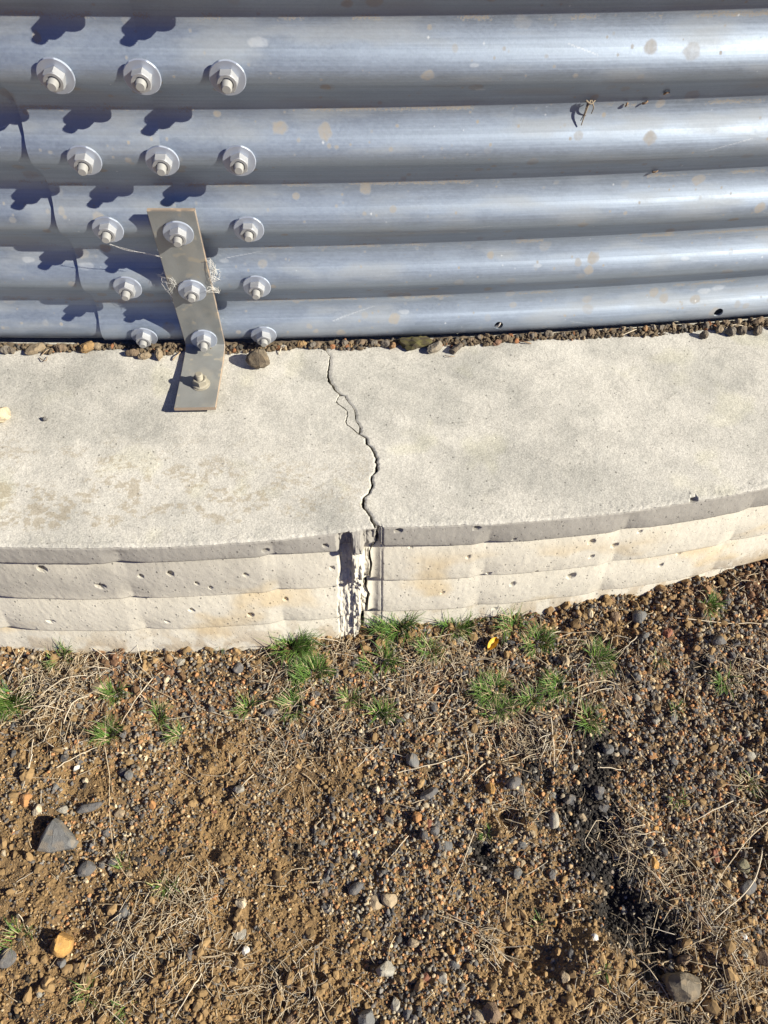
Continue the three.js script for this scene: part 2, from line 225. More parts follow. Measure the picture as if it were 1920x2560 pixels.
for (let j = -1; j <= 5; j++) for (let i = 0; i < 3; i++) {
  const onPlate = i === 1 && j >= 3, arc = (i - 1) * COL, y = ROW + (3 - j) * PITCH, a = arc / R, rr = R + (onPlate ? 0.0073 : 0.0006);
  const b = mesh('bolt', gS[Math.floor(rBolt() * 3)], dustBolt, tank); b.position.set(rr * Math.sin(a), y, rr * Math.cos(a) - R); b.rotation.set((rBolt() - 0.5) * 0.11, a + (rBolt() - 0.5) * 0.10, 0); tankPart(b);
  const w = mesh('washer', gW, zinc, b); w.position.z = 0.0002; w.rotation.z = rBolt() * 6; w.rotation.x = (rBolt() - 0.5) * 0.05;
  const n = mesh('nut', gN, zincNut, b); n.position.z = 0.0029; n.rotation.z = [0.25, 0.42, 0.12, 0.5, 0.33][Math.floor(rBolt() * 5)] + (rBolt() - 0.5) * 0.3;
}

// ------------------------------------------------------------------ concrete ring footing
const crackMain = [[0.1818, 0.0062], [0.188, 0.025], [0.1896, 0.0367], [0.1857, 0.0548], [0.1872, 0.0711], [0.1933, 0.0873], [0.2036, 0.1002], [0.1966, 0.1126], [0.2124, 0.1284], [0.2134, 0.1377], [0.2112, 0.1534], [0.2213, 0.1636], [0.2296, 0.1718], [0.2391, 0.1789], [0.2399, 0.1892], [0.2481, 0.1982], [0.2523, 0.2127], [0.2529, 0.2256], [0.2499, 0.2369], [0.2437, 0.2437], [0.2447, 0.2576], [0.2401, 0.2712], [0.2316, 0.2791], [0.2293, 0.2898], [0.2309, 0.2952], [0.2387, 0.3047], [0.2406, 0.3127], [0.2502, 0.3299]];
const fork = [[0.2037, 0.0995], [0.2107, 0.1019], [0.2141, 0.1129], [0.2214, 0.1224], [0.2252, 0.1349], [0.2256, 0.1456], [0.2301, 0.1593], [0.2301, 0.1713]];
const jit = (z) => (fbm(z * 210, 2.5, 3, 3) - 0.5) * 0.0052;
const cm = table(crackMain.map(([x, z]) => [z, x])), cf = table(fork.map(([x, z]) => [z, x]));
const crackL = (z) => cm(z) + jit(z);
const crackR = (z) => (z > 0.0995 && z < 0.1713 ? Math.max(cf(z), cm(z)) : cm(z)) + jit(z);
const gapAt = table([[0.0, 0.0010], [0.02, 0.0012], [0.034, 0.0016], [0.06, 0.0030], [0.075, 0.0040], [0.088, 0.0034], [0.098, 0.0022], [0.105, 0.0014], [0.16, 0.0016], [0.175, 0.0032], [0.19, 0.0028], [0.205, 0.0032], [0.232, 0.0034], [0.242, 0.0022], [0.26, 0.0030], [0.272, 0.0024], [0.285, 0.0034], [0.3, 0.0032], [0.315, 0.0042], [0.335, 0.0055]]);
const crackFace = table([[0, 0.2505], [0.012, 0.2478], [0.028, 0.2505], [0.045, 0.2490], [0.056, 0.2420], [0.062, 0.2395], [0.085, 0.2408], [0.105, 0.2400], [0.115, 0.2375], [0.125, 0.2340], [0.14, 0.2345], [0.155, 0.2390], [0.17, 0.2370], [0.19, 0.2350], [0.21, 0.2310], [0.235, 0.2280], [0.30, 0.2270]]);
const gapFace = table([[0, 0.0055], [0.015, 0.0035], [0.03, 0.0060], [0.045, 0.0030], [0.06, 0.0016], [0.075, 0.0036], [0.11, 0.0030], [0.13, 0.0040], [0.16, 0.0036], [0.2, 0.0050], [0.3, 0.008]]);
const P2 = 0.0785, A2 = 0.0076;
const creases = [[0.108, 1], [-0.096, 1], [-0.297, 1], [-0.50, 1], [0.408, 1], [0.607, 1], [0.80, 1], [1.0, 1]].map(([x, s]) => [x, s]);
const bug = []; { const f = (u, v, r, d = 0.004, e = 1.3) => bug.push([u, v, r * 0.68, d * 1.7, e * 1.4]); f(105, 1424, 0.0055, .005, 1.6); f(254, 1466, 0.0056, .005, 1.9); f(427, 1433, 0.0042, .006, 1.2); f(355, 1440, 0.003); f(664, 1376, 0.004, .004, 1.7); f(127, 1553, 0.0038, .003, 5.5); f(480, 1526, 0.0035); f(625, 1535, 0.0042, .005, 1.2); f(616, 1438, 0.003); f(417, 1556, 0.0026, .003, 2); f(997, 1325, 0.005, .005, 1.7); f(1195, 1320, 0.0045, .005, 1.5); f(1029, 1363, 0.0028); f(1283, 1461, 0.0038); f(1341, 1430, 0.0028); f(1478, 1355, 0.005); f(1537, 1364, 0.0045); f(1594, 1390, 0.0035, .004, 1.8); f(1430, 1438, 0.0062, .006, 1.5); f(1480, 1391, 0.003); f(1655, 1414, 0.003); f(1222, 1434, 0.0026); f(831, 1418, 0.0035, .003, 1.8); f(812, 1363, 0.0035); f(525, 1470, 0.0022); f(495, 1458, 0.0022); f(715, 1496, 0.003); f(1173, 1393, 0.0024); f(1734, 1248, 0.005, .004, 2); f(1697, 1380, 0.0035); f(1600, 1330, 0.0025); f(1285, 1348, 0.0026); f(1105, 1480, 0.0022); f(1236, 1519, 0.003, .003, 2); }
const bugs = bug.map(([u, v, r, d, e]) => { let best = 1e9, bx = 0, bh = 0; const q = new THREE.Vector3(); const x0 = onY(u, v, 0.15).x; for (let x = x0 - 0.06; x < x0 + 0.06; x += 0.003) for (let h = 0; h < 0.24; h += 0.003) { const [z, Y] = faceCore(x, h, x < 0.25 ? -1 : 1); q.set(x, Y, z).project(camera); const dd = Math.hypot((q.x + 1) * 960 - u, (1 - q.y) * 1280 - v); if (dd < best - 0.01) { best = dd; bx = x; bh = h; } } return [bx, bh, r, d, e]; });
function faceCore(x, h, side) {
  const m = lerp(0.235, 0.185, ss(0.1, 0.6, x)), zE = side < 0 ? edgeL(x) : edgeR(x);
  const amp = A2 * ss(-0.03, 0.03, h), ph = 2 * Math.PI * (h - 0.0505 + lerp(0.026, 0.0145, ss(0, 0.38, x)) + 0.0012 * Math.sin(x * 5)) / P2;
  let u = ph / (2 * Math.PI) + 0.86; u -= Math.floor(u); let d = m * h + amp * (u < 0.86 ? 1 - 2 * Math.pow(1 - u / 0.86, 1.75) : 1 - 2 * ss(0.86, 1, u));
  for (const [cx, s] of creases) { const t = x - cx - 0.02 * (h - 0.1); if (t > -0.022 && t < 0.06) { const q = t < 0 ? -Math.pow((t + 0.022) / 0.022, 1.15) : -Math.pow(1 - t / 0.06, 2.2); d += 0.0044 * s * q * (0.6 + 0.4 * Math.cos(ph)) * ss(0, 0.012, h); } }
  return [zE + d, TOP - h];
}
function facePoint(x, h, side) {
  let [z, Y] = faceCore(x, h, side), bx_ = 0;
  z += (fbm(x * 30, h * 22, 3, 60) - 0.5) * 0.0016 + (fbm(x * 210, h * 210, 2, 61) - 0.5) * 0.0007;
  if (side < 0 && x > 0.186) { const kb = ss(-0.003, 0.016, h), z00 = z; // torn joint: dripping skin of mortar, then the fin
    const wv = (fbm(h * 60, 3.3, 3, 70) - 0.5), e1 = 0.1935 + 0.006 * wv, e2 = 0.2135 + 0.010 * h + 0.006 * (fbm(h * 75, 1.1, 3, 72) - 0.5), e3 = 0.2275 + 0.010 * (fbm(h * 55, 6.1, 3, 73) - 0.5);
    const rug = fbm(x * 300, h * 170, 4, 71) - 0.5, drip = fbm(x * 360, h * 24, 3, 75) - 0.5, inside = ss(e1 - 0.0012, e1 + 0.001, x);
    z += inside * (0.006 * drip + 0.004 * rug - 0.0025);                                              // dripping skin of mortar
    z -= 0.011 * ss(e1 + 0.0015, e1 + 0.0035, x) * ss(e2 + 0.001, e2 - 0.001, x) * ss(0.105 + 0.03 * wv, 0.085 + 0.03 * wv, h) * (0.75 + 0.9 * rug); // hollow
    z += ss(e2 - 0.0012, e2 + 0.0008, x) * ss(e3 + 0.003, e3 - 0.002, x) * (0.0040 + 0.0075 * ss(0.12, 0.08, h) + 0.011 * rug * ss(0.03, 0.1, h)); // fin
    z -= 0.006 * ss(e3 - 0.001, e3 + 0.003, x) - 0.008 * rug * ss(0.08, 0.12, h) * ss(e3 - 0.002, e3 + 0.002, x);
    z = lerp(z00, z, kb);
  }
  if (side > 0 && x < 0.30) {
    const t = x - 0.2555 - 0.02 * h; // the form's edge left a narrow groove, and a smooth hollow strip between it and the crack
    if (t < 0) z -= 0.0020 * ss(0, -0.003, t) + 0.003 * Math.sin(clamp((x - 0.238) / 0.016, 0, 1) * Math.PI);
    z -= 0.0028 * Math.exp(-t * t / (0.0009 * 0.0009));
  }
  for (const [bx, bh, r, d, e] of bugs) { const dx = (x - bx) / (r * Math.sqrt(e)), dh = (h - bh) / (r * 1.25 / Math.sqrt(e)); const q = dx * dx + dh * dh; if (q < 1.6) { const k = d * ss(1.15, 0.7, q * (0.8 + 0.4 * vn(x * 700, h * 700, 4))); z -= k; Y -= 0.6 * k; bx_ -= 0.75 * k; } }
  return [z, Y, bx_];
}
// material of the top and of the face
function concreteTex(face) {
  const W = 2048, H = face ? 512 : 1024, mx = 2.0, mz = face ? 0.5 : 1.0, c = new Uint8Array(W * H * 4), bp = new Uint8Array(W * H * 4), r = mulberry(face ? 31 : 32);
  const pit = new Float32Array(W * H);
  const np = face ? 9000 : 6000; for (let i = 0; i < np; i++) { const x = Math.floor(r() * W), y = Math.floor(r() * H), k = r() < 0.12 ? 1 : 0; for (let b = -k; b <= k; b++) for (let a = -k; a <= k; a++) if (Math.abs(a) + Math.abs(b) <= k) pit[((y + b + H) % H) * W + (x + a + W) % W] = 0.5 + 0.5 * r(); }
  const hair = new Float32Array(W * H);
  if (!face) for (let i = 0; i < 420; i++) { let x = r() * W, y = r() * H, an = r() * 6.28; const n = 8 + r() * 26; for (let k = 0; k < n; k++) { hair[((Math.floor(y) + H) % H) * W + (Math.floor(x) + W) % W] = 0.5; an += (r() - 0.5) * 0.35; x += Math.cos(an); y += Math.sin(an); } }
  for (let j = 0; j < H; j++) for (let i = 0; i < W; i++) {
    const o = (j * W + i) * 4, k = j * W + i, x = i / W * mx - 0.6, z = j / H * mz - (face ? 0 : 0.2); // metres
    const big = fbm(x * 5, z * 7, 4, 1), mid = fbm(x * 38, z * 38, 4, 2), grain = r(), gr2 = vn(i / 1.7, j / 1.7, 5);
    let R_, G_, B_, bump;
    if (!face) {
      const smear = fbm((x + 0.6 * z) * 5, (z - 0.5 * x) * 46, 4, 27); let b = 0.485 + 0.08 * (big - 0.5) + 0.10 * (mid - 0.5) + 0.09 * (smear - 0.5) + 0.19 * (grain - 0.5) + 0.14 * (gr2 - 0.5);
      R_ = b * 1.01; G_ = b * 0.96; B_ = b * 0.84;
      const grey = ss(0.42, 0.72, 0.8 * fbm(x * 11 + 4, z * 13, 5, 7) + 0.2 * fbm((x + 0.7 * z) * 9, (z - 0.4 * x) * 30, 4, 29)) * 0.85 + ss(0.5, 0.7, fbm(x * 45, z * 45, 3, 8)) * 0.3;
      R_ = lerp(R_, R_ * 0.76, grey); G_ = lerp(G_, G_ * 0.77, grey); B_ = lerp(B_, B_ * 0.775, grey);
      // sandy dirt lying near the outer edge on one stretch, its outline ragged and grainy
      const dz = edgeZ(x) - z, dirt = ss(0.22, 0.07, dz) * ss(0.012, 0.04, dz) * lerp(1.15, 0.4, ss(-0.08, 0.24, x)) * (x < 0.24 ? 1 : 0.12) * ss(0.36, 0.60, fbm(x * 34, z * 52, 5, 9)) * (0.2 + 1.1 * ss(0.36, 0.62, fbm(x * 150, z * 230, 3, 10)));
      const d2 = clamp(dirt * 1.05 - 1.0 * r() * (1 - 0.25 * dirt), 0, 0.5); R_ = lerp(R_, 0.27, d2); G_ = lerp(G_, 0.215, d2); B_ = lerp(B_, 0.13, d2);
      const yel = ss(0.62, 0.78, fbm(x * 15 + 8, z * 15, 3, 12)) * 0.25; B_ *= 1 - 0.25 * yel;
      const h = hair[k]; R_ *= 1 - 0.5 * h; G_ *= 1 - 0.52 * h; B_ *= 1 - 0.55 * h;
      const p = pit[k] * 0.75; R_ *= 1 - p; G_ *= 1 - p; B_ *= 1 - p;
      const rag = ss(0.03, 0.0, dz);
      bump = 0.5 + 0.5 * (grain - 0.5) + 0.5 * (gr2 - 0.5) * (1 + rag) + 0.25 * (mid - 0.5) - 0.6 * pit[k];
    } else {
      const band = z; // metres down the face
      const smoothGrey = ss(0.034, 0.026, band - 0.011 * ss(0, 0.38, x) + 0.004 * (fbm(x * 20, 1, 3, 15) - 0.5)) * 0.95 + 0.62 * ss(0.30, -0.05, x) * ss(0.115, 0.08, band) * ss(0.3, 0.6, fbm(x * 6, z * 9, 3, 16) + 0.1);
      let b = 0.55 + 0.08 * (big - 0.5) + 0.10 * (mid - 0.5) + 0.07 * (grain - 0.5) + 0.05 * (gr2 - 0.5);
      R_ = b * 1.03; G_ = b * 0.96; B_ = b * 0.80;
      const st = ss(0.56, 0.76, fbm(x * 9 + 2, z * 15, 4, 17)) * 0.75 * ss(0.05, 0.09, band); R_ = lerp(R_, 0.55, st * 0.8); G_ = lerp(G_, 0.42, st * 0.8); B_ = lerp(B_, 0.23, st * 0.8);
      const gcol = 0.285 + 0.05 * (mid - 0.5) + 0.05 * (big - 0.5) + 0.04 * (grain - 0.5), s = clamp(smoothGrey, 0, 1); R_ = lerp(R_, gcol * 1.04, s); G_ = lerp(G_, gcol * 0.975, s); B_ = lerp(B_, gcol * 0.86, s);
      // soil splashed on the foot of the face
      const sp = ss(0.17, 0.27, band + 0.07 * ss(0.6, 1.0, x)) * ss(0.48, 0.62, fbm(x * 40, z * 40, 4, 18)) * 0.7; R_ = lerp(R_, 0.30, sp); G_ = lerp(G_, 0.21, sp); B_ = lerp(B_, 0.11, sp);
      const p = pit[k] * 0.72; R_ *= 1 - p; G_ *= 1 - p; B_ *= 1 - p;  // pinholes darkened in the colour: shade inside them and a little dirt
      bump = 0.5 + 0.14 * (grain - 0.5) + 0.25 * (mid - 0.5) - 1.0 * pit[k];
    }
    c[o] = enc(R_); c[o + 1] = enc(G_); c[o + 2] = enc(B_); c[o + 3] = 255;
    bp[o] = bp[o + 1] = bp[o + 2] = 255 * clamp(bump, 0, 1); bp[o + 3] = 255;
  }
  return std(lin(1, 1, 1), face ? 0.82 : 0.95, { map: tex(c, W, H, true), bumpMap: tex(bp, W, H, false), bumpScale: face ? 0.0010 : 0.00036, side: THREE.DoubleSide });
}
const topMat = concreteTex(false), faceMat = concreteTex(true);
const footing = new THREE.Group(); footing.name = numbered('concrete_footing'); scene.add(footing);
tag(footing, 'pale cracked concrete ring footing with ribbed front face under the steel tank', 'footing');
{
  const mk = (pos, uv, idx) => { const g = new THREE.BufferGeometry(); g.setAttribute('position', new THREE.Float32BufferAttribute(pos, 3)); g.setAttribute('uv', new THREE.Float32BufferAttribute(uv, 2)); g.setIndex(idx); g.computeVertexNormals(); return g; };
  const grid = (rows, nCol, f, uvf) => { const pos = [], uv = [], idx = []; for (let j = 0; j < rows; j++) for (let i = 0; i < nCol; i++) { const p = f(j, i); pos.push(...p); uv.push(...uvf(j, i, p)); } for (let j = 0; j < rows - 1; j++) for (let i = 0; i < nCol - 1; i++) { const a = j * nCol + i; idx.push(a, a + nCol, a + 1, a + 1, a + nCol, a + nCol + 1); } return mk(pos, uv, idx); };
  for (const side of [-1, 1]) {
    const offs = []; let x = 0, s = 0.0011; const lim = side < 0 ? 0.62 : 0.78; while (x < lim) { offs.push(x); if (x > 0.065) s = Math.min(0.0018, s * 1.05); x += s; } while (x < (side < 0 ? 3.2 : 3.4)) { offs.push(x); s *= 1.22; x += s; }
    const n = offs.length, zb = -0.9, xTop0 = 0.2502;
    const rowsZ = []; { let t = 0; for (; t < 0.35; t += 0.07) rowsZ.push(t); }
    // row parameter: back part coarse, then 2.2 mm steps between z = -0.03 and the edge
    const rz = []; for (let z = zb; z < -0.05; z += 0.12) rz.push(z); const NF = 172;
    const rows = rz.length + NF;
    const edgeAt = (X) => (side < 0 ? edgeL(X) : edgeR(X)) + (fbm(X * 300, 5, 3, 80) - 0.5) * 0.0016 + (fbm(X * 60, 9, 2, 81) - 0.5) * 0.0012;
    const w = (o) => Math.pow(1 - clamp(o / 0.16, 0, 1), 2);
    const topPt = (j, i) => {
      const X = xTop0 + side * offs[i], zE = faceEdge(X);
      let z; if (j < rz.length) z = rz[j] + Math.min(0, -(X - 0.3) * (X - 0.3) * 0.04); else { const t = (j - rz.length) / (NF - 1); z = lerp(-0.05, zE, t); }
      const cx = side < 0 ? crackL(z) : crackR(z); const xx = X + (cx - xTop0) * w(offs[i]) + (side < 0 ? -1 : 1) * gapAt(z) * (0.32 + 0.5 * fbm(z * 260, side * 3 + 7, 2, 4)) * w(offs[i]);
      const fromEdge = zE - z; let y = TOP + (fbm(xx * 14, z * 14, 3, 82) - 0.5) * 0.0022 + (fbm(xx * 120, z * 120, 2, 83) - 0.5) * 0.0005;
      y -= 0.0016 * ss(0.004, 0, fromEdge); y += ss(0.030, 0.004, fromEdge) * (fbm(xx * 240, z * 240, 2, 84) - 0.5) * 0.0011 + ss(0.010, 0.003, fromEdge) * 0.0006;
      y -= 0.0012 * ss(0.0022, 0, offs[i]);
      y -= 0.014 * ss(0.0015, -0.005, z - wallFoot(xx)); // recess added under the sheet so the gap there goes dark
      return [xx, y, z];
    };
    function faceEdge(X) { return facePoint(X, 0.0, side)[0] + (edgeAt(X) - (side < 0 ? edgeL(X) : edgeR(X))); }
    const part = (name, g, m) => mesh(name, g, m, footing);
    const uvT = (j, i, p) => [(p[0] + 0.6) / 2.0, (p[2] + 0.2) / 1.0];
    const t = part('footing_top', grid(rows, n, topPt, uvT), topMat); t.userData.label = side < 0 ? 'top of the footing beside the bracket, up to the crack' : 'top of the footing beyond the crack';
    const NH = 190, hs = []; for (let k = 0; k < NH; k++) hs.push(k < 8 ? k * 0.0007 : 0.0056 + (k - 8) * (0.345 - 0.0056) / (NH - 9));
    const facePt = (j, i) => {
      if (j === 0) return topPt(rows - 1, i);
      const h = hs[j], o = offs[i], cx = crackFace(h) + (fbm(h * 120, 4, 3, 88) - 0.5) * 0.004, X = xTop0 + side * o, xx = X + (cx - xTop0) * w(o) + side * gapFace(h) * 0.55 * w(o);
      let [z, Y, bx] = facePoint(xx, h, side); z += (edgeAt(X) - (side < 0 ? edgeL(X) : edgeR(X))) * ss(0.006, 0, h); z -= 0.0012 * ss(0.0025, 0, h);
      return [xx + bx, Y - 0.0014 * ss(0.004, 0.0, h), z];
    };
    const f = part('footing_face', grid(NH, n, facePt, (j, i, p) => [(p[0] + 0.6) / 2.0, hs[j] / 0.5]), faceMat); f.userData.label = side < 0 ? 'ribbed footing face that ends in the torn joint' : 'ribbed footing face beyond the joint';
    // broken surfaces inside the crack
    const line = []; for (let j = rz.length; j < rows; j++) line.push([topPt(j, 0), [0, -0.07, 0]]); for (let j = 1; j < NH; j++) line.push([facePt(j, 0), [0, -0.012, -0.07]]);
    const wg = grid(line.length, 3, (j, i) => { const [p, d] = line[j], k = i / 2; return [p[0] - side * (i ? 0.0012 * (fbm(j * 0.4, i, 2, 9) - 0.2) : 0), p[1] + d[1] * k, p[2] + d[2] * k]; }, (j, i, p) => [p[0] / 2 + j * 0.001, p[2] + i * 0.03]);
    part('crack_wall', wg, topMat);
    const endCap = grid(rows, 2, (j, i) => { const p = topPt(j, n - 1); return [p[0], i ? 0 : p[1], p[2]]; }, (j, i, p) => [p[0], p[1]]); part('end_face', endCap, topMat);
  }
  // loose sliver between the two branches of the crack
  const pts = []; for (let i = 0; i <= 14; i++) { const z = lerp(0.1025, 0.1685, i / 14); pts.push([crackL(z) + 0.0008, z]); } for (let i = 14; i >= 0; i--) { const z = lerp(0.1025, 0.1685, i / 14); pts.push([Math.max(crackR(z) - 0.0008, crackL(z) + 0.0014), z]); }
  const sh = new THREE.Shape(pts.map(([x, z]) => new THREE.Vector2(x, -z))); const g = new THREE.ExtrudeGeometry(sh, { depth: 0.03, bevelEnabled: false }); g.rotateX(-Math.PI / 2); g.translate(0, TOP - 0.0306, 0);
  const p = g.attributes.position, uv = g.attributes.uv; for (let i = 0; i < p.count; i++) uv.setXY(i, (p.getX(i) + 0.6) / 2, p.getZ(i) + 0.2);
  mesh('concrete_sliver', g, topMat, footing);
}

// ------------------------------------------------------------------ anchor bracket
const wallZ = (x) => R * Math.cos(x / R) - R;
{
  const br = new THREE.Group(); br.name = numbered('anchor_bracket'); scene.add(br); br.position.set(0, 0.2506, 0.05);
  tag(br, 'bent grey steel strap bracket bolting the tank wall to the concrete footing', 'bracket');
  const T = 0.006, zi = 0.0009, yT = 0.5045, W = 0.0595;
  const cl = []; const push = (z, y) => cl.push(new THREE.Vector2(z, y));
  push(zi + T / 2, yT); for (let i = 1; i <= 12; i++) push(zi + T / 2, lerp(yT, 0.262, i / 12));
  const f0 = [0.0130, 0.2540], f1 = [0.1318, 0.2632], c0 = new THREE.Vector2(zi + T / 2, 0.262), c1 = new THREE.Vector2(zi + T / 2, 0.2545), c2 = new THREE.Vector2(...f0);
  for (let i = 1; i <= 6; i++) { const t = i / 6; push((1 - t) * (1 - t) * c0.x + 2 * t * (1 - t) * c1.x + t * t * c2.x, (1 - t) * (1 - t) * c0.y + 2 * t * (1 - t) * c1.y + t * t * c2.y); }
  for (let i = 1; i <= 8; i++) { const t = i / 8; push(lerp(f0[0], f1[0], t), lerp(f0[1], f1[1], t * t * 0.55 + t * 0.45)); }
  const pos = [], uv = [], idx = []; const rim = 0.0007; let len = 0;
  const cross = [[-W / 2, -T / 2 + rim], [-W / 2, T / 2 - rim], [-W / 2 + rim, T / 2], [W / 2 - rim, T / 2], [W / 2, T / 2 - rim], [W / 2, -T / 2 + rim], [W / 2 - rim, -T / 2], [-W / 2 + rim, -T / 2]];
  const nrm = cl.map((p, i) => { const a = cl[Math.max(0, i - 1)], b = cl[Math.min(cl.length - 1, i + 1)]; const d = b.clone().sub(a).normalize(); return new THREE.Vector2(-d.y, d.x); });
  cl.forEach((p, i) => { if (i) len += p.distanceTo(cl[i - 1]); const sk = p.x > 0.02 ? (p.x - 0.02) * -0.055 : 0; const tilt = (p.y > 0.27 ? (p.y - 0.272) * -0.012 : 0); for (const [a, b] of cross) { pos.push(a + sk + tilt - 0.0005, p.y + nrm[i].y * b, p.x + nrm[i].x * b); uv.push(a + 0.1, len + b); } });
  const N = cross.length; for (let i = 0; i < cl.length - 1; i++) for (let j = 0; j < N; j++) { const m = (j + 1) % N, a = i * N + j, b = i * N + m; idx.push(a, a + N, b, b, a + N, b + N); }
  for (const e of [0, cl.length - 1]) { const b = e * N; for (let j = 1; j < N - 1; j++) e ? idx.push(b, b + j + 1, b + j) : idx.push(b, b + j, b + j + 1); }
  let g = new THREE.BufferGeometry(); g.setAttribute('position', new THREE.Float32BufferAttribute(pos, 3)); g.setAttribute('uv', new THREE.Float32BufferAttribute(uv, 2)); g.setIndex(idx); g = toCreasedNormals(g, 0.5);
  { // rust on the sheared edges
    const p = g.attributes.position, n = g.attributes.normal, c = new Float32Array(p.count * 3);
    for (let i = 0; i < p.count; i++) { const edge = Math.abs(n.getX(i)) > 0.6 || p.getY(i) > yT - 0.0008 && n.getY(i) > 0.7 || n.getZ(i) > 0.7 && p.getZ(i) > 0.1; const k = edge ? 0.62 + 0.38 * fbm(p.getY(i) * 90, p.getZ(i) * 90 + p.getX(i) * 50, 2, 6) : 0; c[i * 3] = lerp(1, 1.35, k); c[i * 3 + 1] = lerp(1, 1.02, k); c[i * 3 + 2] = lerp(1, 0.8, k); }
    g.setAttribute('color', new THREE.BufferAttribute(c, 3));
  }
  g.translate(0, -0.2506, -0.05);
  const W2 = 256, H2 = 1024, cd = new Uint8Array(W2 * H2 * 4), rd = new Uint8Array(W2 * H2 * 4), r = mulberry(9);
  for (let j = 0; j < H2; j++) for (let i = 0; i < W2; i++) { const o = (j * W2 + i) * 4, x = i / W2 * 0.2, y = j / H2 * 0.5; const m = fbm(x * 60, y * 40, 4, 1), dust = ss(0.5, 0.72, fbm(x * 45, y * 45, 4, 2)) * 0.55 + ss(0.235, 0.27, y) * 0.55 * (0.5 + 0.8 * fbm(x * 50, y * 35, 4, 8)), spot = ss(0.70, 0.78, fbm(x * 110, y * 110, 2, 4)), f = r();
    const b = 0.29 + 0.10 * (m - 0.5) + 0.03 * (f - 0.5); let q = clamp(dust * 0.5 + spot * 0.6, 0, 1); cd[o] = enc(lerp(b * 0.96, 0.32, q)); cd[o + 1] = enc(lerp(b, 0.29, q)); cd[o + 2] = enc(lerp(b * 0.98, 0.23, q)); cd[o + 3] = 255; rd[o] = 255; rd[o + 1] = 255 * clamp(0.5 + 0.4 * q + 0.2 * (m - 0.5), 0, 1); rd[o + 2] = 255 * clamp(0.45 - 0.45 * q, 0, 1); rd[o + 3] = 255; }
  const rt = tex(rd, W2, H2, false, 5, 2);
  mesh('strap', g, new THREE.MeshStandardMaterial({ vertexColors: true, map: tex(cd, W2, H2, true, 5, 2), roughnessMap: rt, metalnessMap: rt, roughness: 1, metalness: 1 }), br);
  // anchor bolt through the foot
  const fp = onY(503, 964, 0.2585), k = (fp.z - f0[0]) / (f1[0] - f0[0]), fy = lerp(f0[1], f1[1], k * k * 0.55 + k * 0.45) + T / 2;
  const slope = (f1[1] - f0[1]) / (f1[0] - f0[0]);
  const ab = mesh('anchor_bolt', shankGeo(0.0225), zincDusty, br); ab.rotation.x = -Math.PI / 2 - slope; ab.position.set(fp.x, fy - 0.2506 - 0.0002, fp.z - 0.05);
  const nu = mesh('nut', nutGeo(0.0185, 0.0112, 0.0125), zincDusty, ab); nu.position.z = 0.0022; nu.rotation.z = 0.5;
  const wa = mesh('washer', washerGeo(0.0138, 0.0018), zincDusty, ab); wa.position.z = 0.0003;
}

// ------------------------------------------------------------------ stones
function rockGeo(seed, detail, planes, rough = 0.05, flat = true, lo = 0.55) {
  const r = mulberry(seed), pl = []; for (let i = 0; i < planes; i++) { const z = r() * 2 - 1, a = r() * 6.283, q = Math.sqrt(1 - z * z); pl.push([q * Math.cos(a), z, q * Math.sin(a), lo + 0.42 * r()]); }
  const src = new THREE.IcosahedronGeometry(1, detail); src.deleteAttribute('uv'); src.deleteAttribute('normal'); const g0 = mergeVertices(src, 1e-4), p = g0.attributes.position;
  for (let i = 0; i < p.count; i++) { let x = p.getX(i), y = p.getY(i), z = p.getZ(i), d = 1; for (const [a, b, c, e] of pl) { const k = a * x + b * y + c * z; if (k > 0.01) d = Math.min(d, e / k); } d *= 1 + rough * (fbm(x * 3 + seed, y * 3 + z * 2.3, 3, seed % 97) - 0.5) * 2; p.setXYZ(i, x * d, y * d, z * d); }
  if (!flat) { g0.computeVertexNormals(); return g0; }
  return toCreasedNormals(g0, detail < 2 ? 0.08 : 0.38);
}
const rockMats = {};
function rockMat(key) {
  if (rockMats[key]) return rockMats[key];
  const [kind, dirty] = key.split(' '), base = { grey: [0.15, 0.148, 0.14], dark: [0.075, 0.076, 0.078], slate: [0.120, 0.115, 0.110], tan: [0.34, 0.265, 0.17], cream: [0.52, 0.43, 0.29], orange: [0.37, 0.185, 0.07], ochre: [0.42, 0.235, 0.07], brown: [0.20, 0.135, 0.085], red: [0.24, 0.10, 0.06], pale: [0.31, 0.29, 0.24], olive: [0.20, 0.18, 0.11], white: [0.66, 0.63, 0.56], crust: [0.145, 0.12, 0.085] }[kind].map((c, i) => dirty ? lerp(c, [0.15, 0.115, 0.075][i], 0.55) : c);
  const S = 128, cd = new Uint8Array(S * S * 4), bd = new Uint8Array(S * S * 4), r = mulberry(kind.length * 7 + kind.charCodeAt(0)); const sd = kind.charCodeAt(1);
  for (let j = 0; j < S; j++) for (let i = 0; i < S; i++) { const o = (j * S + i) * 4, m = fbm(i / 24, j / 24, 4, sd), f = r(), q = 1 + 0.7 * (m - 0.5) + 0.35 * (f - 0.5), dst = ss(0.55, 0.75, fbm(i / 30, j / 30, 3, sd + 4)) * 0.3; for (let k = 0; k < 3; k++) cd[o + k] = enc(lerp(base[k] * q, [0.30, 0.22, 0.13][k], dst)); cd[o + 3] = 255; bd[o] = bd[o + 1] = bd[o + 2] = 255 * clamp(0.5 + (m - 0.5) + 0.4 * (f - 0.5), 0, 1); bd[o + 3] = 255; }
  return rockMats[key] = std(lin(1, 1, 1), 0.92, { map: tex(cd, S, S, true), bumpMap: tex(bd, S, S, false), bumpScale: 0.0014 });
}
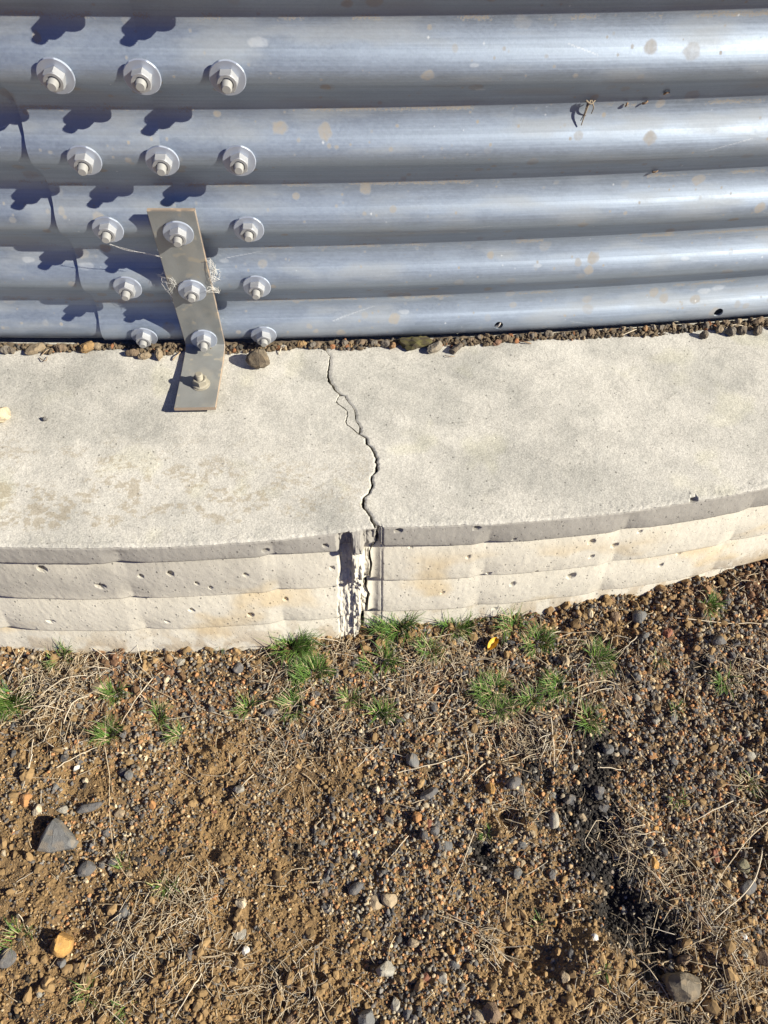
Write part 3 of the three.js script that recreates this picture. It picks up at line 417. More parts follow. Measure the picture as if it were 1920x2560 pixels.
function boxUV(g, s = 22) { const p = g.attributes.position, n = g.attributes.normal, uv = new Float32Array(p.count * 2); for (let i = 0; i < p.count; i++) { const ax = Math.abs(n.getX(i)), ay = Math.abs(n.getY(i)), az = Math.abs(n.getZ(i)); let u, v; if (ay >= ax && ay >= az) { u = p.getX(i); v = p.getZ(i); } else if (ax > az) { u = p.getZ(i); v = p.getY(i); } else { u = p.getX(i); v = p.getY(i); } uv[i * 2] = u * s; uv[i * 2 + 1] = v * s; } g.setAttribute('uv', new THREE.BufferAttribute(uv, 2)); return g; }
let rockSeed = 100;
function stone(name, kind, p, sx, sy, sz, turn, label, group, { sink = 0.3, planes = 13, rough = 0.05, detail = 5, category = 'stone', clearTop = false } = {}) {
  let g = rockGeo(rockSeed++, detail, planes, rough); g.scale(sx / 2, sy / 2, sz / 2); g.rotateY(turn); g = boxUV(g);
  g.computeBoundingBox(); const hgt = g.boundingBox.max.y - g.boundingBox.min.y; g.translate(0, -g.boundingBox.min.y - hgt * sink, 0);
  const m = mesh(name, g, rockMat(kind)); m.position.copy(p); return tag(m, label, category, group);
}
const GPX = 0.00053; // metres per photograph pixel on the ground
const groundStones = [ // u, v, width px, depth px, height mm, turn, kind, name, label
  [160, 2346, 48, 62, 30, 0.3, 'ochre', 'stone', 'upright ochre yellow stone casting a deep shadow', { planes: 9, sink: 0.2 }],
  [219, 2164, 46, 36, 10, 0.6, 'slate', 'stone', 'dark slate flake below the triangular grey stone', { planes: 7 }],
  [224, 2014, 62, 24, 8, 0.25, 'slate', 'stone', 'long thin slate flake above the triangular grey stone', { planes: 7 }],
  [95, 2021, 30, 32, 14, 0, 'cream', 'stone', 'cream stone between the orange stone and the triangular stone'],
  [65, 1995, 35, 36, 14, 0.5, 'orange', 'stone', 'rough orange stone beside the cream stone'],
  [17, 2388, 46, 42, 12, 0.3, 'slate', 'stone', 'blue grey slab stone near the ochre stone', { planes: 7 }],
  [597, 1970, 28, 28, 14, 0.3, 'pale', 'stone', 'pale grey stone alone on smooth tan soil'],
  [605, 2251, 28, 28, 14, 0.9, 'cream', 'stone', 'bright cream lump on gravel, shadow beside it', { rough: 0.16 }],
  [380, 2008, 20, 28, 10, 0.2, 'orange', 'stone', 'upright orange chip in loose gravel'],
  [302, 2029, 30, 26, 10, 0.7, 'tan', 'stone', 'flat tan stone beside the long thin slate flake'],
  [614, 2373, 20, 22, 10, 0.4, 'white', 'stone', 'small whitish lump on bare tan soil'],
  [599, 2327, 36, 34, 8, 0.2, 'pale', 'stone', 'flat dusty stone above the whitish lump'],
  [193, 1917, 20, 18, 9, 0.4, 'white', 'stone', 'white rounded pebble near a thin dry stem'],
  [215, 1949, 18, 18, 9, 0.2, 'cream', 'stone', 'pitted cream pebble beside the white rounded pebble'],
  [162, 1894, 26, 22, 12, 0.2, 'dark', 'stone', 'black angular pebble beside dry straw'],
  [154, 2403, 22, 22, 10, 0.5, 'grey', 'stone', 'grey pebble below the ochre stone'],
  [1032, 1896, 36, 46, 22, 0.1, 'grey', 'stone', 'tall grey stone with a black shadow among straw', { sink: 0.2 }],
  [937, 2242, 42, 46, 12, 0.2, 'tan', 'stone', 'broader half of a split tan stone'],
  [974, 2242, 34, 46, 12, 0.9, 'tan', 'stone', 'narrower half of a split tan stone'],
  [1072, 1981, 50, 28, 12, 0.45, 'slate', 'stone', 'long blue grey stone in the gravel', { planes: 8 }],
  [1112, 2109, 38, 36, 8, 0.3, 'grey', 'stone', 'round flat grey stone sunk in gravel'],
  [1042, 2040, 26, 32, 14, 0.2, 'orange', 'stone', 'lumpy orange stone in dark gravel', { rough: 0.14 }],
  [1226, 1966, 28, 38, 18, 0.2, 'ochre', 'stone', 'smooth orange brown egg shaped stone', { planes: 18, rough: 0.03 }],
  [1283, 1953, 42, 30, 16, 0.3, 'slate', 'stone', 'dark blue angular stone beside the egg shaped stone', { planes: 8 }],
  [960, 2417, 46, 42, 22, 0.2, 'pale', 'stone', 'grey stone tipped up over a deep black hollow', { sink: 0.2 }],
  [914, 2536, 42, 44, 22, 0.1, 'grey', 'stone', 'squarish grey stone on tan soil', { sink: 0.2 }],
  [1226, 2517, 44, 50, 22, 0.2, 'brown', 'stone', 'rounded brown stone half sunk in tan soil', { planes: 18 }],
  [1125, 2369, 20, 28, 14, 0.2, 'ochre', 'stone', 'small ochre and black stone standing up'],
  [890, 2217, 40, 26, 12, 0.5, 'slate', 'stone', 'dark slate wedge beside the split tan stone', { planes: 8 }],
  [1085, 2071, 26, 28, 12, 0.5, 'slate', 'stone', 'slate block below the lumpy orange stone'],
  [941, 1972, 22, 22, 12, 0.2, 'cream', 'stone', 'cream pitted stone on gravel beside bare soil', { rough: 0.14 }],
  [1106, 2441, 26, 28, 14, 0.6, 'pale', 'stone', 'speckled pale stone near the lower soil patch'],
  [987, 2504, 24, 30, 14, 0.1, 'pale', 'stone', 'light grey wedge shaped stone'],
  [1060, 2084, 24, 26, 12, 0.1, 'dark', 'stone', 'black stone touching the slate block'],
  [728, 2542, 30, 26, 12, 0.1, 'brown', 'stone', 'brown stone beside tangled dry stems'],
  [1383, 2042, 26, 52, 16, -0.1, 'pale', 'stone', 'long pale pointed stone beside black humus', { planes: 8 }],
  [1690, 2444, 94, 84, 48, 0.4, 'crust', 'boulder', 'large dark round boulder casting a long black shadow', { planes: 22, sink: 0.26, rough: 0.12 }],
  [1852, 2159, 34, 40, 22, 0.2, 'olive', 'stone', 'rounded olive stone beside long dry stalks', { planes: 18 }],
  [1632, 2151, 26, 34, 14, 0.3, 'ochre', 'stone', 'crumbly yellow orange stone under thin straw', { rough: 0.18 }],
  [1636, 2070, 20, 16, 10, 0.3, 'ochre', 'stone', 'small golden pebble above the crumbly orange stone'],
  [1650, 2096, 16, 24, 12, 0.1, 'cream', 'stone', 'cream oval pebble below the small golden pebble', { planes: 18 }],
  [1418, 1993, 36, 30, 14, 0.3, 'dark', 'stone', 'charcoal stone lying in the black humus'],
  [1496, 1969, 26, 30, 14, 0.3, 'slate', 'stone', 'slate stone standing in the black humus'],
  [1785, 2133, 26, 46, 14, 0.1, 'red', 'stone', 'reddish brown crumbly stone beside the olive stone', { rough: 0.16 }],
  [1868, 2213, 46, 32, 10, 0.4, 'slate', 'stone', 'flat slate under a thick dry stalk', { planes: 7 }],
  [1856, 2335, 16, 22, 10, 0.4, 'white', 'stone', 'pale chip below the thick dry stalk'],
  [1714, 2395, 42, 24, 18, 0.1, 'brown', 'stone', 'grey brown stone resting above the large boulder'],
  [1410, 2438, 26, 32, 16, 0.1, 'tan', 'stone', 'tan stone with a thin root below it'],
  [1622, 2104, 26, 22, 12, 0.1, 'grey', 'stone', 'grey stone beside the dark pebble under straw'],
  [1656, 2125, 26, 28, 14, 0.1, 'dark', 'stone', 'dark pebble below the cream oval pebble'],
  [1486, 2339, 18, 22, 10, 0.1, 'white', 'stone', 'light pebble beside black soil hollow'],
  [1904, 2387, 32, 52, 20, 0.1, 'brown', 'stone', 'tall brown stone beside dry grass root'],
  [1595, 1536, 44, 42, 20, 0.3, 'grey', 'stone', 'rough dark grey stone lying below the footing face'],
  [1533, 1540, 34, 34, 16, 0.5, 'brown', 'stone', 'brown clod beside the rough grey stone', { rough: 0.16 }],
  [1474, 1530, 18, 30, 12, 0.1, 'cream', 'stone', 'pale yellow chip below the footing face'],
  [1668, 1580, 30, 30, 14, 0.1, 'red', 'stone', 'red brown clod in dark damp soil', { rough: 0.16 }],
  [1793, 1602, 40, 32, 16, 0.1, 'slate', 'stone', 'blue grey stone near a long straw', { planes: 9 }],
  [1838, 1606, 24, 22, 12, 0.1, 'slate', 'stone', 'smaller slate pebble beside the blue grey stone'],
  [1815, 1495, 18, 32, 12, 0.1, 'slate', 'stone', 'thin upright slate chip beside a grass tuft'],
  [1591, 1740, 24, 26, 10, 0.1, 'pale', 'stone', 'grey oval pebble near bent straws'],
  [1771, 1802, 26, 26, 12, 0.1, 'dark', 'stone', 'black pebble in open gravel'],
  [1519, 1869, 30, 28, 12, 0.1, 'grey', 'stone', 'grey pebble at the head of the humus streak'],
  [1559, 1873, 32, 32, 12, 0.4, 'dark', 'stone', 'dark grey pebble touching its paler neighbour above the humus'],
  [1412, 1649, 24, 34, 14, 0.1, 'tan', 'stone', 'tan upright chip between grass tufts'],
  [886, 1657, 28, 22, 10, 0.1, 'slate', 'stone', 'pale slate chip in grass below the crack'],
  [842, 1685, 16, 24, 10, 0.1, 'slate', 'stone', 'small blue chip beside the grass tuft'],
  [677, 1777, 38, 26, 12, 0.3, 'slate', 'stone', 'dark slate lump beside thin straw', { planes: 8 }],
  [781, 1754, 22, 22, 12, 0.3, 'orange', 'stone', 'dusty orange pebble below the grass'],
  [901, 1826, 20, 18, 10, 0.3, 'cream', 'stone', 'cream rounded pebble on the gravel'],
  [249, 1716, 42, 36, 16, 0.3, 'tan', 'stone', 'tan stone with straw lying behind it', { planes: 10 }],
  [595, 1666, 30, 32, 14, 0.5, 'slate', 'stone', 'dark slate wedge in gravel near the footing', { planes: 8 }],
  [397, 1832, 26, 22, 12, 0.5, 'dark', 'stone', 'black pebble below a spiky grass tuft'],
  [418, 1697, 20, 24, 12, 0.2, 'cream', 'stone', 'cream angular pebble in gravel under crossing straws'],
  [80, 1640, 20, 18, 12, 0.2, 'tan', 'stone', 'tan pebble touching the foot of the footing'],
  [61, 1670, 24, 9, 5, -0.1, 'white', 'stone', 'flat white chip of plaster on soil'],
];
for (const [u, v, w, d, h, turn, kind, name, label, o] of groundStones) { const p = onG(u, v + d * 0.18); stone(name, kind, p, w * GPX * 1.12, h / 1000 * 1.25, d * GPX * 1.05, turn, label, null, { ...o, category: name === 'boulder' ? 'boulder' : 'stone' }); }

{ // big flat triangular stone: outline seen from above, wider at the base, its top a tilted broken face
  const out = [[345, 470], [378, 490], [462, 602], [440, 642], [300, 667], [230, 657], [252, 580], [298, 512]].map(([x, y]) => onG(x / 2.37, 1850 + y / 2.37)), c = out.reduce((a, p) => a.add(p), new THREE.Vector3()).multiplyScalar(1 / out.length), pts = [], r = mulberry(5);
  for (const p of out) { const d = p.clone().sub(c); pts.push(new THREE.Vector3(d.x * 1.06, -0.006, d.z * 1.06), new THREE.Vector3(d.x * 1.02, 0.009 + 0.003 * r(), d.z * 1.02), new THREE.Vector3(d.x * 0.82, 0.0165 + 0.004 * r() - d.z * 0.12, d.z * 0.82)); }
  let g = new ConvexGeometry(pts); g = boxUV(g, 20); const m = mesh('stone', g, rockMat('grey')); m.position.set(c.x, gy(c.x, c.z), c.z); tag(m, 'large flat triangular grey stone on the tan soil', 'stone');
}
// medium pebbles, one object each
const kinds = ['dark', 'slate', 'grey', 'pale', 'tan', 'orange', 'cream', 'brown', 'red', 'ochre'];
const kindW = [0.17, 0.2, 0.17, 0.11, 0.12, 0.10, 0.04, 0.05, 0.025, 0.015];
const kindWord = { dark: 'charcoal', slate: 'blue grey', grey: 'mid grey', pale: 'pale grey', tan: 'tan', orange: 'orange', cream: 'cream', brown: 'brown', red: 'rust red', ochre: 'golden' };
const rP = mulberry(2024);
const pickKind = (r) => { let x = r() * 0.999, i = 0; while (i < kindW.length - 1 && x > kindW[i]) x -= kindW[i++]; return kinds[i]; };
{
  const protos = []; for (let i = 0; i < 7; i++) protos.push(rockGeo(900 + i, 1, 6, 0.05, true, 0.34));
  const geos = protos.map((g) => boxUV(g.clone(), 0.4));
  let n = 0; while (n < 240) {
    const u = rP() * 1920, v = 1560 + rP() * 1000, p = onG(u, v); if (p.z < edgeZ(p.x) + 0.075 || bare(p.x, p.z) > 0.5 && rP() > 0.2) continue;
    if (u < 900 && rP() < 0.25) continue;
    const k = pickKind(rP), s = 0.0054 + 0.0045 * Math.pow(rP(), 2), m = mesh('pebble', geos[Math.floor(rP() * geos.length)], rockMat(k));
    m.scale.set(s * (0.8 + 0.5 * rP()), s * (0.55 + 0.3 * rP()), s * (0.8 + 0.5 * rP())); m.rotation.set((rP() - 0.5) * 0.5, rP() * 6.28, (rP() - 0.5) * 0.5); m.position.set(p.x, p.y + s * 0.05, p.z);
    tag(m, `small ${kindWord[k]} pebble lying loose in the gravel`, 'pebble', `${kindWord[k]} pebbles in the gravel`); n++;
  }
}
// loose gravel: tens of thousands of grains
{
  const rG = mulberry(4242), NV = 5, N = 26000, col = new THREE.Color(), o = new THREE.Object3D();
  const pal = [[0.060, 0.059, 0.058, 0.2], [0.112, 0.109, 0.106, 0.16], [0.175, 0.165, 0.148, 0.14], [0.29, 0.25, 0.18, 0.13], [0.35, 0.245, 0.13, 0.15], [0.40, 0.20, 0.085, 0.11], [0.54, 0.43, 0.27, 0.055], [0.18, 0.10, 0.055, 0.055]];
  for (let k = 0; k < NV; k++) {
    const g = rockGeo(700 + k, 1, 6, 0.06, true, 0.32), im = new THREE.InstancedMesh(g, std(lin(1, 1, 1), 0.93), N); im.name = numbered('gravel'); im.castShadow = im.receiveShadow = true;
    let n = 0; while (n < N) {
      const x = -0.52 + rG() * 1.68, z = 0.24 + rG() * 0.86; const dz = z - edgeZ(x); if (dz < 0.04) continue;
      const b = bare(x, z), h = humus(x, z); if (rG() < b * 0.80 || rG() < h * 0.85) continue;
      const nearEdge = ss(0.16, 0.07, dz); if (rG() < nearEdge * 0.25) continue;
      const s = (0.0009 + 0.0029 * Math.pow(rG(), 3.0)) * (1 - 0.35 * b) * lerp(1.0, 1.12, ss(0.3, 0.8, x)); o.scale.set(s * (0.75 + 0.6 * rG()), s * (0.7 + 0.6 * rG()), s * (0.75 + 0.6 * rG()));
      o.rotation.set((rG() - 0.5) * 1.6, rG() * 6.28, (rG() - 0.5) * 1.6); o.position.set(x, gy(x, z) + s * (0.12 + 0.55 * rG()), z); o.updateMatrix(); im.setMatrixAt(n, o.matrix);
      let q = rG(), c = pal[0]; for (const e of pal) { if (q < e[3]) { c = e; break; } q -= e[3]; } const d = lerp(0.0, 0.6, Math.pow(rG(), 1.5) * (0.5 + b)); const f = 0.8 + 0.6 * rG();
      col.setRGB(lerp(c[0] * f, 0.24, d), lerp(c[1] * f, 0.155, d), lerp(c[2] * f, 0.072, d)); im.setColorAt(n, col); n++;
    }
    scene.add(im); tag(im, 'loose mixed grey, tan and orange gravel scattered over the soil', 'gravel', 'loose gravel', 'stuff');
  }
}
// crumbs of tan soil on the bare patches, black crumbs in the humus
{
  const rC = mulberry(88), g = rockGeo(333, 1, 20, 0.2), o = new THREE.Object3D(), col = new THREE.Color();
  for (const which of ['soil_crumbs', 'black_humus', 'soil_clods']) {
    const N = which === 'soil_crumbs' ? 34000 : which === 'soil_clods' ? 3200 : 13000, im = new THREE.InstancedMesh(g, std(lin(1, 1, 1), 1), N); im.name = numbered(which); im.castShadow = im.receiveShadow = true; let n = 0;
    while (n < N) {
      const x = -0.52 + rC() * 1.68, z = 0.24 + rC() * 0.86; if (z - edgeZ(x) < 0.04) continue; const h = humus(x, z);
      if (which === 'black_humus' ? rC() > h * 1.2 - 0.15 : h > 0.4 || rC() > 0.25 + bare(x, z) * 0.9 + 0.5 * ss(0.14, 0.06, z - edgeZ(x))) continue;
      if (which === 'soil_clods' && rC() > 0.12 + 0.9 * ss(0.16, 0.05, z - edgeZ(x)) + 0.55 * ss(0.4, 0.8, x) + 0.6 * ss(0.72, 0.9, z)) continue;
      const s = which === 'soil_clods' ? 0.0026 + 0.0062 * Math.pow(rC(), 2.4) : which === 'black_humus' ? 0.0006 + 0.0034 * Math.pow(rC(), 3) : 0.0007 + 0.0022 * Math.pow(rC(), 3);
      o.scale.set(s * (0.7 + 0.8 * rC()), s * (0.6 + 0.5 * rC()), s * (0.7 + 0.8 * rC())); o.rotation.set(rC() * 6, rC() * 6, rC() * 6); o.position.set(x, gy(x, z) + s * 0.35, z); o.updateMatrix(); im.setMatrixAt(n, o.matrix);
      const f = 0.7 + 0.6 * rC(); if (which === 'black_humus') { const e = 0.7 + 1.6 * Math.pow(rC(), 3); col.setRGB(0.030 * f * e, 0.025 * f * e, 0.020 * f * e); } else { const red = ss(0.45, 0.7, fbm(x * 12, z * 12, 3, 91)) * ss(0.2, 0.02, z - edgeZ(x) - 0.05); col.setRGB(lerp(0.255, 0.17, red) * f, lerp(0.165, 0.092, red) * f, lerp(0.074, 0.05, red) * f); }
      im.setColorAt(n, col); n++;
    }
    scene.add(im); tag(im, which === 'soil_clods' ? 'crumbly brown clods of earth lying on the ground' : which === 'black_humus' ? 'black crumbly humus streak running through the gravel' : 'fine tan crumbs of dry soil over the bare patches', 'soil', null, 'stuff');
  }
}

// ------------------------------------------------------------------ dirt and stones in the angle of wall and footing
{
  const pos = [], idx = [], col = []; const n = 520, cols = 9; const x0 = -0.5, x1 = 1.2;
  for (let i = 0; i < n; i++) { const x = lerp(x0, x1, i / (n - 1)), w = 0.005 + 0.019 * fbm(x * 14, 1, 3, 3) + 0.006 * ss(0.8, 1.0, x), z0 = wallFoot(x) - 0.0005; for (let k = 0; k < cols; k++) { const t = k / (cols - 1), z = z0 + w * t; pos.push(x, TOP - 0.0015 + 0.005 * (1 - t) * (0.3 + 1.2 * fbm(x * 60, z * 60, 3, 4)) + 0.005 * (fbm(x * 200, z * 200, 2, 5) - 0.4) * (1 - t), z); const f = 0.75 + 0.5 * fbm(x * 80, z * 80, 2, 6); col.push(0.12 * f, 0.092 * f, 0.06 * f); } }
  for (let i = 0; i < n - 1; i++) for (let k = 0; k < cols - 1; k++) { const a = i * cols + k; idx.push(a, a + 1, a + cols, a + 1, a + cols + 1, a + cols); }
  const g = new THREE.BufferGeometry(); g.setAttribute('position', new THREE.Float32BufferAttribute(pos, 3)); g.setAttribute('color', new THREE.Float32BufferAttribute(col, 3)); g.setIndex(idx); g.computeVertexNormals();
  const m = mesh('dirt_line', g, std(lin(1, 1, 1), 1, { vertexColors: true, side: THREE.DoubleSide })); tag(m, 'line of brown dirt along the foot of the steel wall', 'dirt', null, 'stuff');
  const rJ = mulberry(61), geo = rockGeo(717, 1, 6, 0.2, true, 0.34), N = 6000, im = new THREE.InstancedMesh(geo, std(lin(1, 1, 1), 0.95), N), o = new THREE.Object3D(), c = new THREE.Color(); im.name = numbered('grit'); im.castShadow = im.receiveShadow = true;
  for (let i = 0; i < N; i++) { const x = lerp(-0.5, 1.2, rJ()), w = 0.005 + 0.019 * fbm(x * 14, 1, 3, 3) + 0.008 * ss(0.8, 1.0, x), s = 0.0005 + 0.0036 * Math.pow(rJ(), 4.5), z = wallFoot(x) + 0.001 + w * Math.pow(rJ(), 0.8) * 0.92; o.position.set(x, TOP + 0.0005 + s * 0.5 + 0.002 * Math.max(0, 1 - (z - wallFoot(x)) / w), z); o.scale.set(s * (0.7 + 0.7 * rJ()), s * (0.6 + 0.5 * rJ()), s * (0.7 + 0.7 * rJ())); o.rotation.set(rJ() * 6, rJ() * 6, rJ() * 6); o.updateMatrix(); im.setMatrixAt(i, o.matrix); const f = 0.4 + 0.55 * rJ(), t = rJ(); t < 0.8 ? c.setRGB(0.19 * f, 0.14 * f, 0.085 * f) : t < 0.95 ? c.setRGB(0.12 * f, 0.105 * f, 0.085 * f) : t < 0.97 ? c.setRGB(0.36 * f, 0.27 * f, 0.16 * f) : c.setRGB(0.36 * f, 0.16 * f, 0.07 * f); im.setColorAt(i, c); }
  scene.add(im); tag(im, 'brown grit packed along the foot of the steel wall', 'grit', null, 'stuff');
}
const z3 = (x, y) => [x / 2.074, 500 + y / 2.074], z4 = (x, y) => [700 + x / 2.37, 780 + y / 2.37], z5 = (x, y) => [1300 + x / 2.676, 700 + y / 2.676];
const ledge = [ // pixel, width, depth, height mm, kind, label
  [z3(1350, 832), 62, 46, 34, 'crust', 'large rough dark clod on the footing beside the bracket', { rough: 0.16, planes: 9, sink: 0.04 }],
  [z3(30, 775), 30, 22, 13, 'grey', 'grey stone at the far lapped end of the wall foot'], [z3(66, 775), 18, 20, 12, 'dark', 'dark stone beside the grey stone at the wall foot'],
  [z3(190, 768), 54, 26, 17, 'tan', 'wide tan stone under the lapped sheet edge', { rough: 0.14 }], [z3(320, 768), 34, 20, 14, 'brown', 'brown stone between two tan stones at the wall foot'],
  [z3(455, 762), 40, 26, 17, 'ochre', 'orange tan stone tucked under the wall near the lap'], [z3(512, 757), 24, 20, 12, 'tan', 'small tan stone beside the orange tan one'],
  [z3(690, 790), 34, 24, 14, 'brown', 'brown stone in the shade of the lowest bolt'], [z3(755, 802), 36, 20, 13, 'tan', 'flat tan stone on the footing beside the bracket'], [z3(825, 795), 20, 30, 18, 'tan', 'upright tan stone beside the bracket'],
  [z3(1470, 764), 14, 12, 8, 'white', 'tiny white stone by the dark clod'], [z3(1562, 748), 20, 16, 11, 'orange', 'orange chip beyond the dark clod'], [z3(1620, 752), 22, 18, 12, 'grey', 'grey chip beyond the dark clod'],
  [z4(20, 207), 16, 12, 8, 'white', 'white chip beside the top of the crack'], [z4(130, 190), 26, 18, 12, 'ochre', 'golden stone beside the top of the crack'], [z4(215, 195), 28, 18, 10, 'brown', 'brown stone at the top end of the crack'], [z4(342, 178), 16, 14, 9, 'grey', 'grey chip just beyond the crack at the wall'], [z4(385, 183), 22, 20, 13, 'slate', 'slate chip beyond the crack at the wall'], [z4(415, 190), 14, 20, 10, 'ochre', 'orange chip touching a slate chip at the wall'], [z4(480, 183), 26, 16, 10, 'brown', 'earthy stone at the wall beyond the crack'], [z4(550, 182), 26, 18, 13, 'grey', 'dark grey chip at the wall foot'], [z4(622, 188), 24, 20, 14, 'slate', 'blue grey stone touching an orange red stone'], [z4(668, 196), 22, 20, 13, 'orange', 'orange red stone touching the mossy clump'],
  [z4(912, 205), 48, 32, 22, 'pale', 'large speckled stone beside the mossy clump', { rough: 0.12 }], [z4(1040, 218), 46, 22, 16, 'dark', 'long dark stone beside the speckled stone', { planes: 8 }], [z4(1125, 165), 18, 14, 10, 'brown', 'brown chip at the wall near the weep hole'], [z4(1180, 152), 16, 12, 10, 'slate', 'slate chip at the wall near the weep hole'], [z4(1285, 180), 28, 16, 11, 'red', 'reddish pebble below the plugged weep hole'], [z4(1338, 150), 24, 20, 14, 'brown', 'brown pebble beside the reddish pebble'], [z4(1492, 140), 20, 16, 12, 'grey', 'grey pebble at the wall beyond the reddish pebble'], [z4(1590, 134), 24, 18, 14, 'pale', 'pale pebble at the wall beyond the reddish pebble'],
  [z5(78, 367), 26, 18, 13, 'brown', 'brown pebble before a small twig at the wall'], [z5(190, 363), 26, 20, 15, 'dark', 'dark pebble before the wall between the weep holes'], [z5(285, 366), 18, 16, 12, 'slate', 'slate pebble before the wall between the weep holes'], [z5(415, 358), 24, 22, 14, 'dark', 'dark pebble touching a brown lump at the wall'], [z5(475, 348), 24, 26, 18, 'brown', 'brown lump between the weep holes'], [z5(560, 335), 14, 12, 9, 'tan', 'tan chip beside the brown lump'], [z5(605, 338), 14, 12, 9, 'orange', 'tiny orange chip beside the brown lump'], [z5(680, 327), 22, 16, 12, 'tan', 'tan chip behind a slanted straw'], [z5(735, 330), 16, 14, 10, 'grey', 'grey chip behind a slanted straw'], [z5(827, 326), 20, 18, 13, 'orange', 'bright orange chip at the end of a straw'], [z5(885, 317), 20, 18, 13, 'pale', 'pale chip beside the bright orange chip'], [z5(932, 322), 20, 16, 13, 'slate', 'slate chip beside the pale chip'], [z5(978, 312), 14, 16, 12, 'dark', 'dark chip beside the slate chip'], [z5(1018, 310), 14, 22, 14, 'tan', 'slender tan chip at the wall'], [z5(1085, 310), 18, 16, 11, 'grey', 'grey chip below the open weep hole'], [z5(1222, 368), 24, 22, 18, 'dark', 'dark stone standing clear on the footing with its shadow'], [z5(1235, 302), 22, 22, 16, 'dark', 'dark stone below the open weep hole'], [z5(1322, 328), 26, 22, 15, 'tan', 'tan stone below the open weep hole'], [z5(1400, 342), 32, 26, 18, 'grey', 'grey stone under a lying straw'], [z5(1482, 335), 26, 24, 17, 'dark', 'dark stone under a lying straw'], [z5(1580, 338), 24, 24, 17, 'dark', 'dark stone beside the lying straw'], [z5(1445, 280), 26, 22, 14, 'tan', 'tan clod under the wall edge above the straw'], [z5(1370, 285), 22, 18, 12, 'brown', 'brown clod under the wall edge above the straw'], [z5(1590, 270), 40, 22, 14, 'brown', 'wide earthy clod under the wall edge'],
];
const LPX = 0.00058;
for (const [[u, v], w, d, h, kind, label, o] of ledge) { const kk = { ochre: 'brown', tan: rP() < 0.5 ? 'crust' : 'tan', pale: 'crust', grey: 'dark' }[kind] || kind; const p = onY(u, v + d * 0.25, TOP + 0.0005); const zmin = wallFoot(p.x) + d * LPX * 0.3; if (p.z < zmin) p.z = zmin; stone('stone', label.includes('tan') || label.includes('orange') || label.includes('golden') || label.includes('grey') || label.includes('pale') || label.includes('speckled') ? kind + ' dirty' : kk + ' dirty', p, w * LPX * 1.05, h / 1000 * 0.95, d * LPX, rP() * 0.6, label, null, { sink: 0.18, planes: 8, rough: 0.24, ...o }); }
{ const p = onY(8, 1046, TOP); stone('stone', 'cream', p, 0.034, 0.02, 0.03, 0.4, 'cream crumbly rock on the footing far from the wall', null, { rough: 0.14, sink: 0.05 }); const q = onY(113, 1050, TOP); stone('stone', 'slate', q, 0.009, 0.007, 0.0075, 0.2, 'tiny blue chip alone on the footing top', null, { sink: 0.05, detail: 2 }); }
{ // mossy clump
  const p = onY(...z4(800, 195), TOP), g = boxUV(rockGeo(555, 4, 14, 0.5)); g.scale(0.030, 0.012, 0.014); g.translate(0, 0.006, 0);
  const c = new Float32Array(g.attributes.position.count * 3); for (let i = 0; i < c.length / 3; i++) { const x = g.attributes.position.getX(i), y = g.attributes.position.getY(i), z = g.attributes.position.getZ(i), k = ss(0.4, 0.6, fbm(x * 260 + y * 200, z * 260, 3, 2)); c[i * 3] = lerp(0.055, 0.085, k); c[i * 3 + 1] = lerp(0.043, 0.075, k); c[i * 3 + 2] = lerp(0.026, 0.026, k); } g.setAttribute('color', new THREE.BufferAttribute(c, 3));
  const m = mesh('moss_clump', g, std(lin(1, 1, 1), 1, { vertexColors: true })); m.position.copy(p); tag(m, 'dark green brown moss clump at the wall foot', 'moss');
}

// ------------------------------------------------------------------ straw, stems, twigs
function strand(pts, r0, r1, seg = 20, rad = 5) { const c = new THREE.CatmullRomCurve3(pts), n = Math.max(6, seg), fr = c.computeFrenetFrames(n, false), pos = [], idx = []; for (let i = 0; i <= n; i++) { const p = c.getPointAt(i / n), r = lerp(r0, r1, i / n); for (let k = 0; k < rad; k++) { const a = k / rad * 6.2832; pos.push(p.x + r * (Math.cos(a) * fr.normals[i].x + Math.sin(a) * fr.binormals[i].x), p.y + r * (Math.cos(a) * fr.normals[i].y + Math.sin(a) * fr.binormals[i].y), p.z + r * (Math.cos(a) * fr.normals[i].z + Math.sin(a) * fr.binormals[i].z)); } } for (let i = 0; i < n; i++) for (let k = 0; k < rad; k++) { const m = (k + 1) % rad, a = i * rad + k, b = i * rad + m; idx.push(a, b, a + rad, b, b + rad, a + rad); } const e = pos.length / 3; const s = c.getPointAt(0), t = c.getPointAt(1); pos.push(s.x, s.y, s.z, t.x, t.y, t.z); for (let k = 0; k < rad; k++) { const m = (k + 1) % rad; idx.push(e, m, k, e + 1, n * rad + k, n * rad + m); } const g = new THREE.BufferGeometry(); g.setAttribute('position', new THREE.Float32BufferAttribute(pos, 3)); g.setIndex(idx); g.computeVertexNormals(); return g; }
const strawMats = [std(lin(0.52, 0.42, 0.28), 0.75), std(lin(0.60, 0.51, 0.37), 0.75), std(lin(0.42, 0.31, 0.19), 0.8), std(lin(0.26, 0.17, 0.10), 0.85)];
